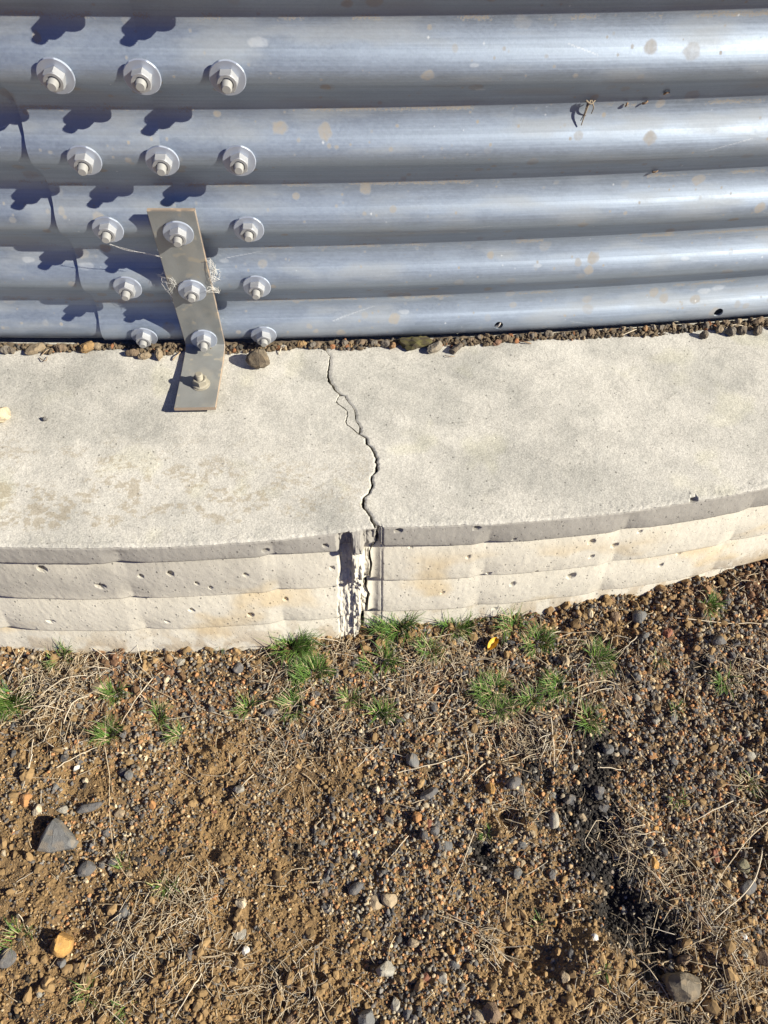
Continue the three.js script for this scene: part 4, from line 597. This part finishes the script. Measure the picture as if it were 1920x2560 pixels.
const stalks = [ // pixel path, thickness px, material, lift mm, label
  [[[1203, 2031], [1169, 2124], [1110, 2255]], 4, 1, 5, 'long straight straw slanting across open gravel'], [[[962, 1939], [1072, 1915], [1156, 1888]], 4.5, 1, 5, 'straw lying below the tall grey stone'], [[[1165, 1850], [1167, 1922], [1142, 1958]], 4, 1, 6, 'curved upright straw beside the egg shaped stone'], [[[1211, 1909], [1160, 1955]], 6, 0, 5, 'thick short straw above the egg shaped stone'], [[[895, 1917], [925, 1885], [962, 1850]], 4, 1, 5, 'slanted straw above the bare soil patch'], [[[1021, 2090], [954, 2166]], 4, 1, 4, 'short straw above the split tan stone'], [[[1089, 2285], [1177, 2318], [1215, 2356]], 3.5, 0, 4, 'thin stem ending in a dry rosette'], [[[777, 2420], [789, 2483], [819, 2542]], 4, 0, 6, 'bent dry stem near the brown stone'], [[[844, 2510], [789, 2558]], 4, 0, 5, 'dry stem crossing a bent one near the brown stone'],
  [[[264, 1867], [276, 1955], [278, 2061], [291, 2145], [333, 2213]], 3.6, 0, 4, 'long thin runner stem winding down past the slate flakes'], [[[84, 1850], [80, 1901], [57, 1972]], 4, 1, 6, 'pale stem reaching the rough orange stone'], [[[291, 1882], [380, 1896], [456, 1932], [513, 1966]], 3, 0, 4, 'thin stem running onto the smooth soil patch'], [[[-10, 1949], [97, 1945], [186, 1951]], 2.8, 0, 4, 'thin level stem above the cream and orange stones'], [[[143, 1920], [190, 1895], [245, 1869]], 5, 1, 6, 'straw above the white rounded pebble'], [[[506, 2432], [481, 2474], [439, 2542]], 6, 1, 8, 'broad pale straw on bare tan soil'], [[[506, 2436], [513, 2462], [540, 2496]], 4, 0, 6, 'forked stem beside the broad pale straw'], [[[574, 1884], [574, 1934], [506, 1937], [481, 1913]], 3, 0, 4, 'hooked thin stem on the smooth soil patch'],
  [[[1904, 2120], [1872, 2205], [1771, 2314]], 6, 1, 12, 'thick pale stalk rising from a dry grass root'], [[[1925, 2048], [1848, 2112], [1775, 2226], [1759, 2290]], 4.5, 0, 14, 'long arched stalk above the thick pale stalk'], [[[1561, 2371], [1613, 2427], [1674, 2504]], 4, 0, 24, 'slender stem hanging over the boulder shadow'], [[[1831, 2003], [1775, 2030], [1714, 2062]], 5, 1, 6, 'straw pointing at the olive stone'], [[[1549, 1979], [1573, 2016], [1638, 2060]], 3, 1, 6, 'thin straw ending at the small golden pebble'], [[[1533, 2080], [1593, 2086], [1648, 2080]], 4, 1, 8, 'level straw above the cream oval pebble'], [[[1569, 2133], [1630, 2185], [1686, 2242]], 4.5, 0, 8, 'stem crossing the crumbly orange stone'], [[[1560, 2120], [1640, 2200], [1670, 2236]], 3.5, 1, 10, 'second stem crossing below the crumbly orange stone'], [[[1690, 2125], [1735, 2173], [1747, 2234], [1755, 2294]], 4, 0, 8, 'stem bending down into the dry grass root'], [[[1492, 2048], [1458, 2108], [1476, 2129]], 3.5, 1, 8, 'hooked pale stem over the black humus'], [[[1282, 2044], [1290, 2080], [1351, 2120]], 3.2, 0, 5, 'thin root curling beside the long pale pointed stone'], [[[1613, 2205], [1634, 2294]], 3.5, 0, 9, 'short stem standing beside the humus streak'], [[[1492, 1919], [1555, 1925]], 5, 1, 5, 'short level straw above the humus streak'],
  [[[1686, 1546], [1803, 1560], [1925, 1560]], 5.5, 1, 6, 'long level straw below the tuft by the slate chip'], [[[1367, 1582], [1452, 1584], [1525, 1576]], 3.5, 0, 6, 'thin straw below the brown clod'], [[[1593, 1592], [1537, 1645]], 4.5, 1, 6, 'slanted straw below the red brown clod'], [[[1371, 1758], [1452, 1717], [1508, 1707], [1549, 1713]], 5.5, 0, 9, 'arched brown straw between grass and gravel'], [[[1452, 1742], [1496, 1728], [1541, 1724]], 5, 1, 6, 'straw running beneath the arched brown straw'], [[[1440, 1665], [1442, 1746], [1428, 1819], [1383, 1915]], 4.2, 1, 10, 'long curved straw between two grass tufts'], [[[1375, 1794], [1385, 1911]], 4.5, 1, 7, 'straight straw in the dry grass clump'], [[[1722, 1701], [1708, 1738], [1714, 1806]], 3.2, 0, 6, 'thin bent stem in open gravel'], [[[1416, 1822], [1434, 1915]], 3, 1, 6, 'fine stem beside the long curved straw'], [[[1327, 1637], [1391, 1681]], 4, 1, 7, 'straw between the green tufts and the tan chip'], [[[1836, 1637], [1925, 1680]], 5, 1, 9, 'stiff stalk of the dry clump beside the lone tuft'], [[[1850, 1650], [1920, 1720]], 4, 1, 8, 'second stiff stalk of the dry clump at the edge'], [[[1843, 1690], [1925, 1662]], 4, 0, 8, 'stalk crossing the dry clump beside the lone tuft'],
  [[[789, 1596], [830, 1603], [865, 1611]], 6, 1, 6, 'thick straw below the torn joint'], [[[903, 1590], [941, 1592], [988, 1613], [1030, 1647]], 3.5, 0, 6, 'arched thin straw below the crack'], [[[650, 1640], [709, 1697]], 4, 2, 6, 'brown stem beside the green tufts'], [[[1173, 1638], [1275, 1668]], 5, 2, 6, 'brown stem below the yellow leaf'], [[[903, 1664], [971, 1728]], 3.5, 1, 6, 'thin pale straw below the crack'], [[[1270, 1640], [1262, 1690], [1215, 1740]], 4, 1, 6, 'straw curving past the yellow leaf'], [[[940, 1770], [985, 1815]], 6, 1, 6, 'broken pale straw in the middle of the gravel'], [[[1060, 1600], [1120, 1590], [1180, 1588]], 3.5, 1, 6, 'straw below the tuft beside the crack'],
  [[[207, 1609], [245, 1630], [283, 1659]], 5, 1, 9, 'straw leaning on the footing face'], [[[194, 1670], [235, 1671], [276, 1672]], 5, 1, 7, 'level cream straw below the footing face'], [[[316, 1642], [333, 1680], [371, 1714], [447, 1756]], 4, 2, 8, 'long brown stem crossing the gravel below the footing'], [[[384, 1695], [354, 1739], [304, 1811]], 4.5, 1, 9, 'pale straw crossing the brown stem'], [[[650, 1604], [700, 1680]], 5, 0, 7, 'straw beside the greenest tuft'], [[[480, 1765], [590, 1798], [700, 1794]], 3, 1, 6, 'fine long straw below the dark slate wedge'], [[[95, 1745], [170, 1700], [240, 1690]], 5, 1, 9, 'bleached straw behind the tan stone'], [[[60, 1790], [110, 1770], [190, 1785]], 6, 1, 10, 'bleached straw in the dead grass mat'], [[[160, 1810], [190, 1760], [230, 1740]], 6, 1, 10, 'curled bleached straw in the dead grass mat'],
];
const rS = mulberry(303);
for (const [path, th, mi, lift, label] of stalks) {
  const P = path.map(([u, v], i) => { const p = onG(u, v); const e = i === 0 || i === path.length - 1; p.y += (e ? 0.0022 : lift / 1000) + th * GPX * 0.25; return p; });
  if (P.length === 2) { const m = P[0].clone().lerp(P[1], 0.5); m.y = Math.max(gy(m.x, m.z) + 0.0025, m.y) + lift / 2500; m.x += (rS() - 0.5) * 0.003; P.splice(1, 0, m); }
  const D = []; const c = new THREE.CatmullRomCurve3(P); for (let i = 0; i <= 9; i++) { const p = c.getPoint(i / 9); const g = gy(p.x, p.z) + th * GPX * 0.3; if (p.y < g) p.y = g; p.x += (rS() - 0.5) * 0.0016; p.z += (rS() - 0.5) * 0.0016; D.push(p); }
  tag(mesh('dry_stalk', strand(D, th * GPX * 0.36, th * GPX * 0.20, 24, 5), strawMats[mi]), label, 'straw', 'long dry stalks on the ground');
}
// fine litter of broken straw and roots
{
  const rL = mulberry(909), o = new THREE.Object3D(), col = new THREE.Color(), NV = 6, N = 820;
  const spots = [[150, 1760, 0.075, 6], [90, 1700, 0.05, 3], [200, 1640, 0.05, 3], [430, 2300, 0.08, 2.2], [330, 2360, 0.05, 1.2], [260, 2480, 0.08, 1.2], [640, 2500, 0.05, 1], [740, 2480, 0.06, 1.5], [690, 1880, 0.06, 1.8], [1050, 1720, 0.10, 4.5], [1250, 1760, 0.09, 4.5], [1330, 1850, 0.04, 3], [1560, 2110, 0.05, 2.5], [1690, 2180, 0.06, 2.5], [1830, 1680, 0.05, 2.5], [1480, 1670, 0.09, 3.5], [1640, 2500, 0.09, 4], [1820, 2480, 0.08, 4], [1850, 1450, 0.05, 2], [1300, 2030, 0.04, 1.2], [1220, 2350, 0.03, 1.0], [700, 1700, 0.08, 2.5], [840, 1620, 0.05, 1.8], [1150, 1640, 0.07, 3], [1510, 2520, 0.05, 1.5], [330, 1620, 0.08, 2], [560, 2420, 0.05, 1.2], [820, 1800, 0.08, 2], [1760, 2330, 0.05, 2.5], [480, 2250, 0.05, 2], [1870, 2040, 0.05, 1]].map(([u, v, r, w]) => { const p = onY(u, v, 0); return [p.x, p.z, r, w]; });
  const tot = spots.reduce((a, s) => a + s[3], 0);
  for (let k = 0; k < NV; k++) {
    const pts = []; let x = 0, y = 0, z = 0, a = 0; const curl = [0.1, 0.25, 0.4, 0.8, 0.15, 1.1][k]; for (let i = 0; i < 7; i++) { pts.push(new THREE.Vector3(x, y, z)); a += (rL() - 0.45) * curl; x += Math.cos(a) / 6; z += Math.sin(a) / 6; y += (rL() - 0.47) * 0.04; }
    const g = strand(pts, 0.022, 0.012, 10, 4), im = new THREE.InstancedMesh(g, std(lin(1, 1, 1), 0.8), N); im.name = numbered('straw_litter'); im.castShadow = im.receiveShadow = true; let n = 0;
    while (n < N) {
      let px, pz; if (rL() < 0.16) { px = -0.5 + rL() * 1.6; pz = 0.26 + rL() * 0.8; } else { let q = rL() * tot, i = 0; while (q > spots[i][3]) q -= spots[i++][3]; const a = rL() * 6.283, d = spots[i][2] * Math.sqrt(-Math.log(1 - rL() * 0.95)) * 0.62; px = spots[i][0] + Math.cos(a) * d; pz = spots[i][1] + Math.sin(a) * d; }
      if (pz - edgeZ(px) < 0.058) continue; const L = 0.008 + 0.034 * Math.pow(rL(), 1.8); o.position.set(px, gy(px, pz) + 0.0018 + 0.0045 * rL(), pz); const th = 0.45 + 0.55 * rL(); o.scale.set(L, 0.022 + 0.022 * th, Math.max(0.024, 0.7 * L)); o.rotation.set(rL() * 0.5, rL() * 6.283, (rL() - 0.5) * 0.5, 'YXZ'); o.updateMatrix(); im.setMatrixAt(n, o.matrix);
      const f = 0.6 + 0.55 * rL(), b = rL(); b < 0.7 ? col.setRGB(0.50 * f, 0.405 * f, 0.27 * f) : b < 0.9 ? col.setRGB(0.62 * f, 0.55 * f, 0.43 * f) : col.setRGB(0.22 * f, 0.14 * f, 0.08 * f); im.setColorAt(n, col); n++;
    }
    scene.add(im); tag(im, 'fine broken straw and rootlets littering the soil', 'straw', 'straw litter', 'stuff');
  }
}
// small straws and twigs lying on the footing by the wall
for (const [a, b, c, r, mi, label] of [[z5(675, 373), z5(740, 345), z5(800, 322), 0.0009, 1, 'slanted pale straw at the wall foot between the weep holes'], [z5(1378, 320), z5(1430, 300), z5(1560, 322), 0.001, 1, 'forked pale straw lying on stones below the open weep hole'], [z5(1560, 270), z5(1600, 266), z5(1645, 262), 0.0008, 1, 'straw tucked under the wall edge past the open weep hole'], [z5(0, 408), z5(35, 414), z5(75, 425), 0.0014, 3, 'short dark twig on the footing before the wall'], [z3(895, 830), z3(915, 808), z3(935, 790), 0.0012, 2, 'short stick leaning beside the bracket foot'], [z3(1445, 800), z3(1455, 775), z3(1465, 748), 0.0009, 1, 'pale straw standing beside the dark clod'], [z3(205, 818), z3(235, 835), z3(245, 812), 0.0008, 3, 'curled dark rootlet on the footing under the lapped edge'], [z3(215, 805), z3(240, 782), z3(262, 768), 0.0007, 2, 'thin stalk of the curled rootlet'], [z4(975, 258), z4(1005, 262), z4(1035, 262), 0.0006, 2, 'hair thin rootlet below the long dark stone']])
  tag(mesh('twig', strand([a, b, c].map(([u, v], i) => { const p = onY(u, v, TOP + 0.0015 + (i === 1 ? 0.0035 : 0)); return p; }), r, r * 0.6, 10, 5), strawMats[mi]), label, 'twig');

// ------------------------------------------------------------------ green grass tufts
{
  const grassMat = std(lin(1, 1, 1), 0.6, { vertexColors: true, side: THREE.DoubleSide });
  function tuft(u, v, wpx, n, len, dry, seed, label) {
    const r = mulberry(seed), c = onG(u, v), pos = [], col = [], idx = []; const W = wpx * GPX / 2, subs = []; for (let k = 0; k < 5; k++) { const a = r() * 6.283, d = W * (0.15 + 0.5 * r()); subs.push([Math.cos(a) * d, Math.sin(a) * d * 0.75]); }
    for (let b = 0; b < n; b++) {
      const sc = subs[Math.floor(r() * subs.length)], a = r() * 6.283, d = W * 0.34 * Math.sqrt(r()), bx = sc[0] + Math.cos(a) * d, bz = sc[1] + Math.sin(a) * d * 0.8, out = Math.atan2(bz, bx) + (r() - 0.5) * 3.4, L = len * (0.35 + 0.75 * r()), lean = 0.2 + 1.1 * r(), w = 0.00038 + 0.00026 * r();
      const isDry = r() < dry, f = 0.7 + 0.6 * r(), yel = r() * 0.6; const cr = isDry ? 0.42 * f : lerp(0.066, 0.18, yel) * f, cg = isDry ? 0.33 * f : lerp(0.16, 0.25, yel) * f, cb = isDry ? 0.19 * f : lerp(0.024, 0.038, yel) * f;
      const S = 6, st = pos.length / 3, px = -Math.sin(out), pz = Math.cos(out); let x = bx, z = bz, y = gy(c.x + bx, c.z + bz) - c.y - 0.002, tl = 0.1 + 0.25 * r();
      for (let k = 0; k <= S; k++) { const t = k / S, ww = w * (1 - t * t * 0.92); pos.push(x - px * ww, y, z - pz * ww, x, y - ww * 0.5, z, x + px * ww, y, z + pz * ww); for (let q = 0; q < 3; q++) col.push(cr, cg, cb); x += Math.cos(out) * Math.sin(tl) * L / S; z += Math.sin(out) * Math.sin(tl) * L / S; y += Math.cos(tl) * L / S; tl += lean * 1.9 / S; const gg = gy(c.x + x, c.z + z) - c.y + 0.001; if (y < gg) y = gg; }
      for (let k = 0; k < S; k++) { const q = st + k * 3; idx.push(q, q + 1, q + 3, q + 1, q + 4, q + 3, q + 1, q + 2, q + 4, q + 2, q + 5, q + 4); }
    }
    const g = new THREE.BufferGeometry(); g.setAttribute('position', new THREE.Float32BufferAttribute(pos, 3)); g.setAttribute('color', new THREE.Float32BufferAttribute(col, 3)); g.setIndex(idx); g.computeVertexNormals();
    const m = mesh('grass_tuft', g, grassMat); m.position.copy(c); tag(m, label, 'grass', 'green grass tufts');
  }
  [[728, 1612, 150, 190, 0.052, 0.03, 'fullest green grass tuft growing against the footing'], [1000, 1562, 150, 150, 0.050, 0.1, 'green grass tuft just below the torn joint'], [1128, 1562, 110, 80, 0.046, 0.1, 'grass tuft beside the one below the joint, against the footing'], [1285, 1565, 90, 60, 0.05, 0.2, 'thin wiry grass tuft reaching onto the footing face'], [780, 1678, 130, 150, 0.038, 0.12, 'bright low tuft just below the fullest tuft'], [735, 1760, 90, 60, 0.035, 0.3, 'sparse tuft beside the dark slate lump'], [950, 1650, 120, 90, 0.038, 0.2, 'low tuft on soil below the crack'], [1075, 1620, 110, 70, 0.036, 0.35, 'mixed green and dry tuft beside the yellow leaf'], [1340, 1600, 120, 110, 0.038, 0.2, 'tuft beside the yellow leaf'], [1480, 1640, 120, 120, 0.038, 0.2, 'tuft beside the tan upright chip'], [1235, 1715, 130, 190, 0.036, 0.2, 'dense bright tuft in the middle of the gravel'], [1235, 1770, 110, 120, 0.034, 0.25, 'tuft joined below the dense bright tuft'], [1395, 1710, 110, 110, 0.038, 0.2, 'tuft under the arched brown straw'], [1330, 1740, 80, 70, 0.036, 0.25, 'darker tuft between two bright tufts'], [1470, 1790, 100, 70, 0.036, 0.35, 'thinning tuft below the arched brown straw'], [945, 1780, 90, 70, 0.036, 0.2, 'small tuft crossed by the broken pale straw'], [1765, 1505, 85, 90, 0.034, 0.05, 'lone green tuft beside the upright slate chip'], [1815, 1700, 80, 80, 0.034, 0.1, 'lone green tuft in gravel by the dry clump'], [35, 1730, 140, 150, 0.050, 0.05, 'large green tuft beside the dead grass mat'], [290, 1718, 70, 60, 0.034, 0.15, 'small tuft beside the tan stone'], [275, 1830, 80, 70, 0.036, 0.2, 'tuft at the head of the long runner stem'], [395, 1790, 80, 60, 0.034, 0.35, 'spiky tuft above the black pebble'], [455, 1830, 70, 50, 0.032, 0.45, 'dull dry tuft beside the black pebble'], [410, 2205, 110, 70, 0.028, 0.15, 'low tuft on bare soil between runner and gravel'], [308, 2152, 60, 36, 0.024, 0.15, 'little tuft touching the runner stem'], [45, 2338, 90, 60, 0.036, 0.15, 'tuft beside the ochre stone'], [228, 2470, 70, 40, 0.034, 0.2, 'thin tuft among dry stems on bare soil'], [320, 2505, 90, 40, 0.034, 0.25, 'straggly tuft on bare soil by dry stems'], [1210, 2075, 50, 30, 0.024, 0.1, 'tiny tuft beside the black hollow'], [1685, 1985, 70, 45, 0.030, 0.25, 'sparse tuft alone in open gravel'], [1870, 1950, 70, 50, 0.036, 0.45, 'half dry tuft above the olive stone'], [150, 1640, 80, 40, 0.036, 0.2, 'wispy tuft under the footing face'], [1640, 1640, 60, 40, 0.03, 0.5, 'dull tuft below the red brown clod'], [1690, 1770, 50, 30, 0.028, 0.3, 'few green blades by the thin bent stem'], [1345, 2300, 50, 24, 0.026, 0.4, 'faint tuft beside the lower soil patch'], [560, 1600, 60, 26, 0.03, 0.3, 'few blades rising along the foot of the footing'], [620, 1760, 70, 40, 0.036, 0.3, 'dark tuft beside the dark slate lump'], [1505, 2420, 40, 20, 0.03, 0.2, 'few green blades above the dry grass mat'], [870, 1740, 60, 40, 0.03, 0.3, 'thin tuft beside the dusty orange pebble']]
    .forEach(([u, v, w, n, l, d, label], i) => tuft(u, v + 8, w * 1.02, Math.round(n * (v > 1900 || u > 1600 ? 1.1 : 2.0)), l * (v > 1900 ? 0.85 : 1.0), Math.min(0.8, d + (v > 1900 ? 0.3 : 0.02)), 5000 + i, label));
}
// yellow leaf
{
  const g = new THREE.PlaneGeometry(0.026, 0.013, 14, 8), p = g.attributes.position; for (let i = 0; i < p.count; i++) { const x = p.getX(i) / 0.013, y = p.getY(i) / 0.0065; const wv = Math.pow(Math.max(0, 1 - x * x), 0.6); p.setXYZ(i, p.getX(i), p.getY(i) * (wv * 0.95 + 0.05), 0.0045 * y * y - 0.003 * x * x + 0.0008 * Math.sin(x * 7) + 0.0012 * Math.abs(y)); } g.rotateX(-Math.PI / 2); g.rotateY(0.85); g.computeVertexNormals();
  const m = mesh('leaf', g, std(lin(0.62, 0.36, 0.03), 0.6, { side: THREE.DoubleSide })); m.position.copy(onG(1230, 1614)); m.position.y += 0.007; tag(m, 'curled yellow leaf lying among the grass tufts', 'leaf');
}

// ------------------------------------------------------------------ small things caught on the wall
function onWall(u, v, out = 0.001) { let best = 1e9, bp = null; const q = new THREE.Vector3(), c = onZ(u, v, -0.012); for (let da = -0.02; da <= 0.02; da += 0.002) for (let dy = -0.03; dy <= 0.03; dy += 0.0015) { wallPoint(Math.asin(clamp(c.x / R, -1, 1)) * R + da, c.y + dy, out, q); const s = q.clone().project(camera), d = Math.hypot((s.x + 1) * 960 - u, (1 - s.y) * 1280 - v); if (d < best) { best = d; bp = q.clone(); } } return bp; }
{
  const w = (x, y) => [960 + x / 1.728, y / 1.728];
  const grp = [[[w(890, 430), w(870, 470), w(850, 540)], 0.0012], [[w(895, 430), w(905, 450), w(895, 490)], 0.0010], [[w(880, 435), w(862, 480), w(850, 520)], 0.0009], [[w(870, 432), w(890, 440), w(912, 432)], 0.0014]];
  const geos = grp.map(([pts, r], i) => strand(pts.map(([u, v], k) => { const p = onWall(u, v, 0.002); p.z += k === 1 ? 0.005 : 0.0015; return p; }), r, r * 0.5, 10, 5));
  tag(mesh('dry_husk', mergeGeometries(geos), std(lin(0.26, 0.21, 0.15), 0.85)), 'dry husk of stems hanging in a groove of the steel wall', 'debris');
  for (const [a, b, label] of [[w(1210, 405), w(1232, 400), 'tiny dark seed in a groove of the wall, beside the husk'], [w(1160, 745), w(1185, 738), 'tiny dark twig in the groove below the husk'], [w(1055, 445), w(1045, 460), 'tiny pale seed just beside the husk'], [w(1115, 450), w(1140, 438), 'tiny sliver of straw in the groove beside the husk']]) tag(mesh('seed', strand([onWall(...a, 0.0015), onWall((a[0] + b[0]) / 2, (a[1] + b[1]) / 2, 0.003), onWall(...b, 0.0015)], 0.0014, 0.0008, 6, 5), strawMats[3]), label, 'seed');
  // plug of debris in one weep hole
  const [ha, hy] = tank.userData.holes[0]; delete tank.userData.holes; const p = wallPoint(ha, hy, -0.004, new THREE.Vector3());
  const sp = strand([p.clone().add(new THREE.Vector3(-0.0035, -0.0062, 0.001)), p.clone().add(new THREE.Vector3(0.0005, 0, 0.003)), p.clone().add(new THREE.Vector3(0.0035, 0.0062, 0.0))], 0.0021, 0.0012, 8, 6);
  tag(mesh('straw_plug', sp, std(lin(0.5, 0.46, 0.4), 0.9)), 'scrap of pale straw caught in a weep hole', 'debris');
}
// cobwebs on the bracket
{
  const rW = mulberry(17), web = (pts, n, spread, label) => { const geos = []; for (let i = 0; i < n; i++) { const a = pts[Math.floor(rW() * pts.length)], b = pts[Math.floor(rW() * pts.length)]; if (a === b) continue; const j = () => new THREE.Vector3((rW() - 0.5) * spread, (rW() - 0.5) * spread, (rW() - 0.5) * spread * 0.5); const p0 = a.clone().add(j()), p2 = b.clone().add(j()), m = p0.clone().lerp(p2, 0.5).add(j()); geos.push(strand([p0, m, p2], 0.00022, 0.00022, 8, 3)); } tag(mesh('cobweb', mergeGeometries(geos), std(lin(0.75, 0.73, 0.68), 0.8)), label, 'cobweb'); };
  const B = (x, y, z = 0.008) => onZ(360 + x / 6.381, 520 + y / 6.381, z);
  web([B(1020, 820), B(1100, 900, -0.008), B(1180, 1000, -0.008), B(1060, 1080), B(1200, 1130, -0.006), B(1090, 1180), B(1150, 1330, 0.002)], 46, 0.008, 'white cobweb on the bolt side edge of the bracket beside the wall');
  web([B(1050, 1250, 0.012), B(990, 1340, 0.014), B(1130, 1290), B(1190, 1330, 0.004)], 16, 0.004, 'knot of web tied to the bracket middle bolt');
  web([B(230, 1060, 0.0), B(270, 1160, 0.004), B(380, 1130, 0.008), B(480, 1190, 0.01), B(420, 1330, 0.008), B(470, 1440, 0.006), B(350, 1010, 0.002)], 34, 0.007, 'matted web and fibres on the lap side edge of the bracket');
  web([z3(570, 232), z3(700, 268), z3(835, 295)].map(([u, v]) => onZ(u, v, 0.012)), 5, 0.003, 'single web line from a bolt tip to the bracket');
}
renderer.render(scene, camera);
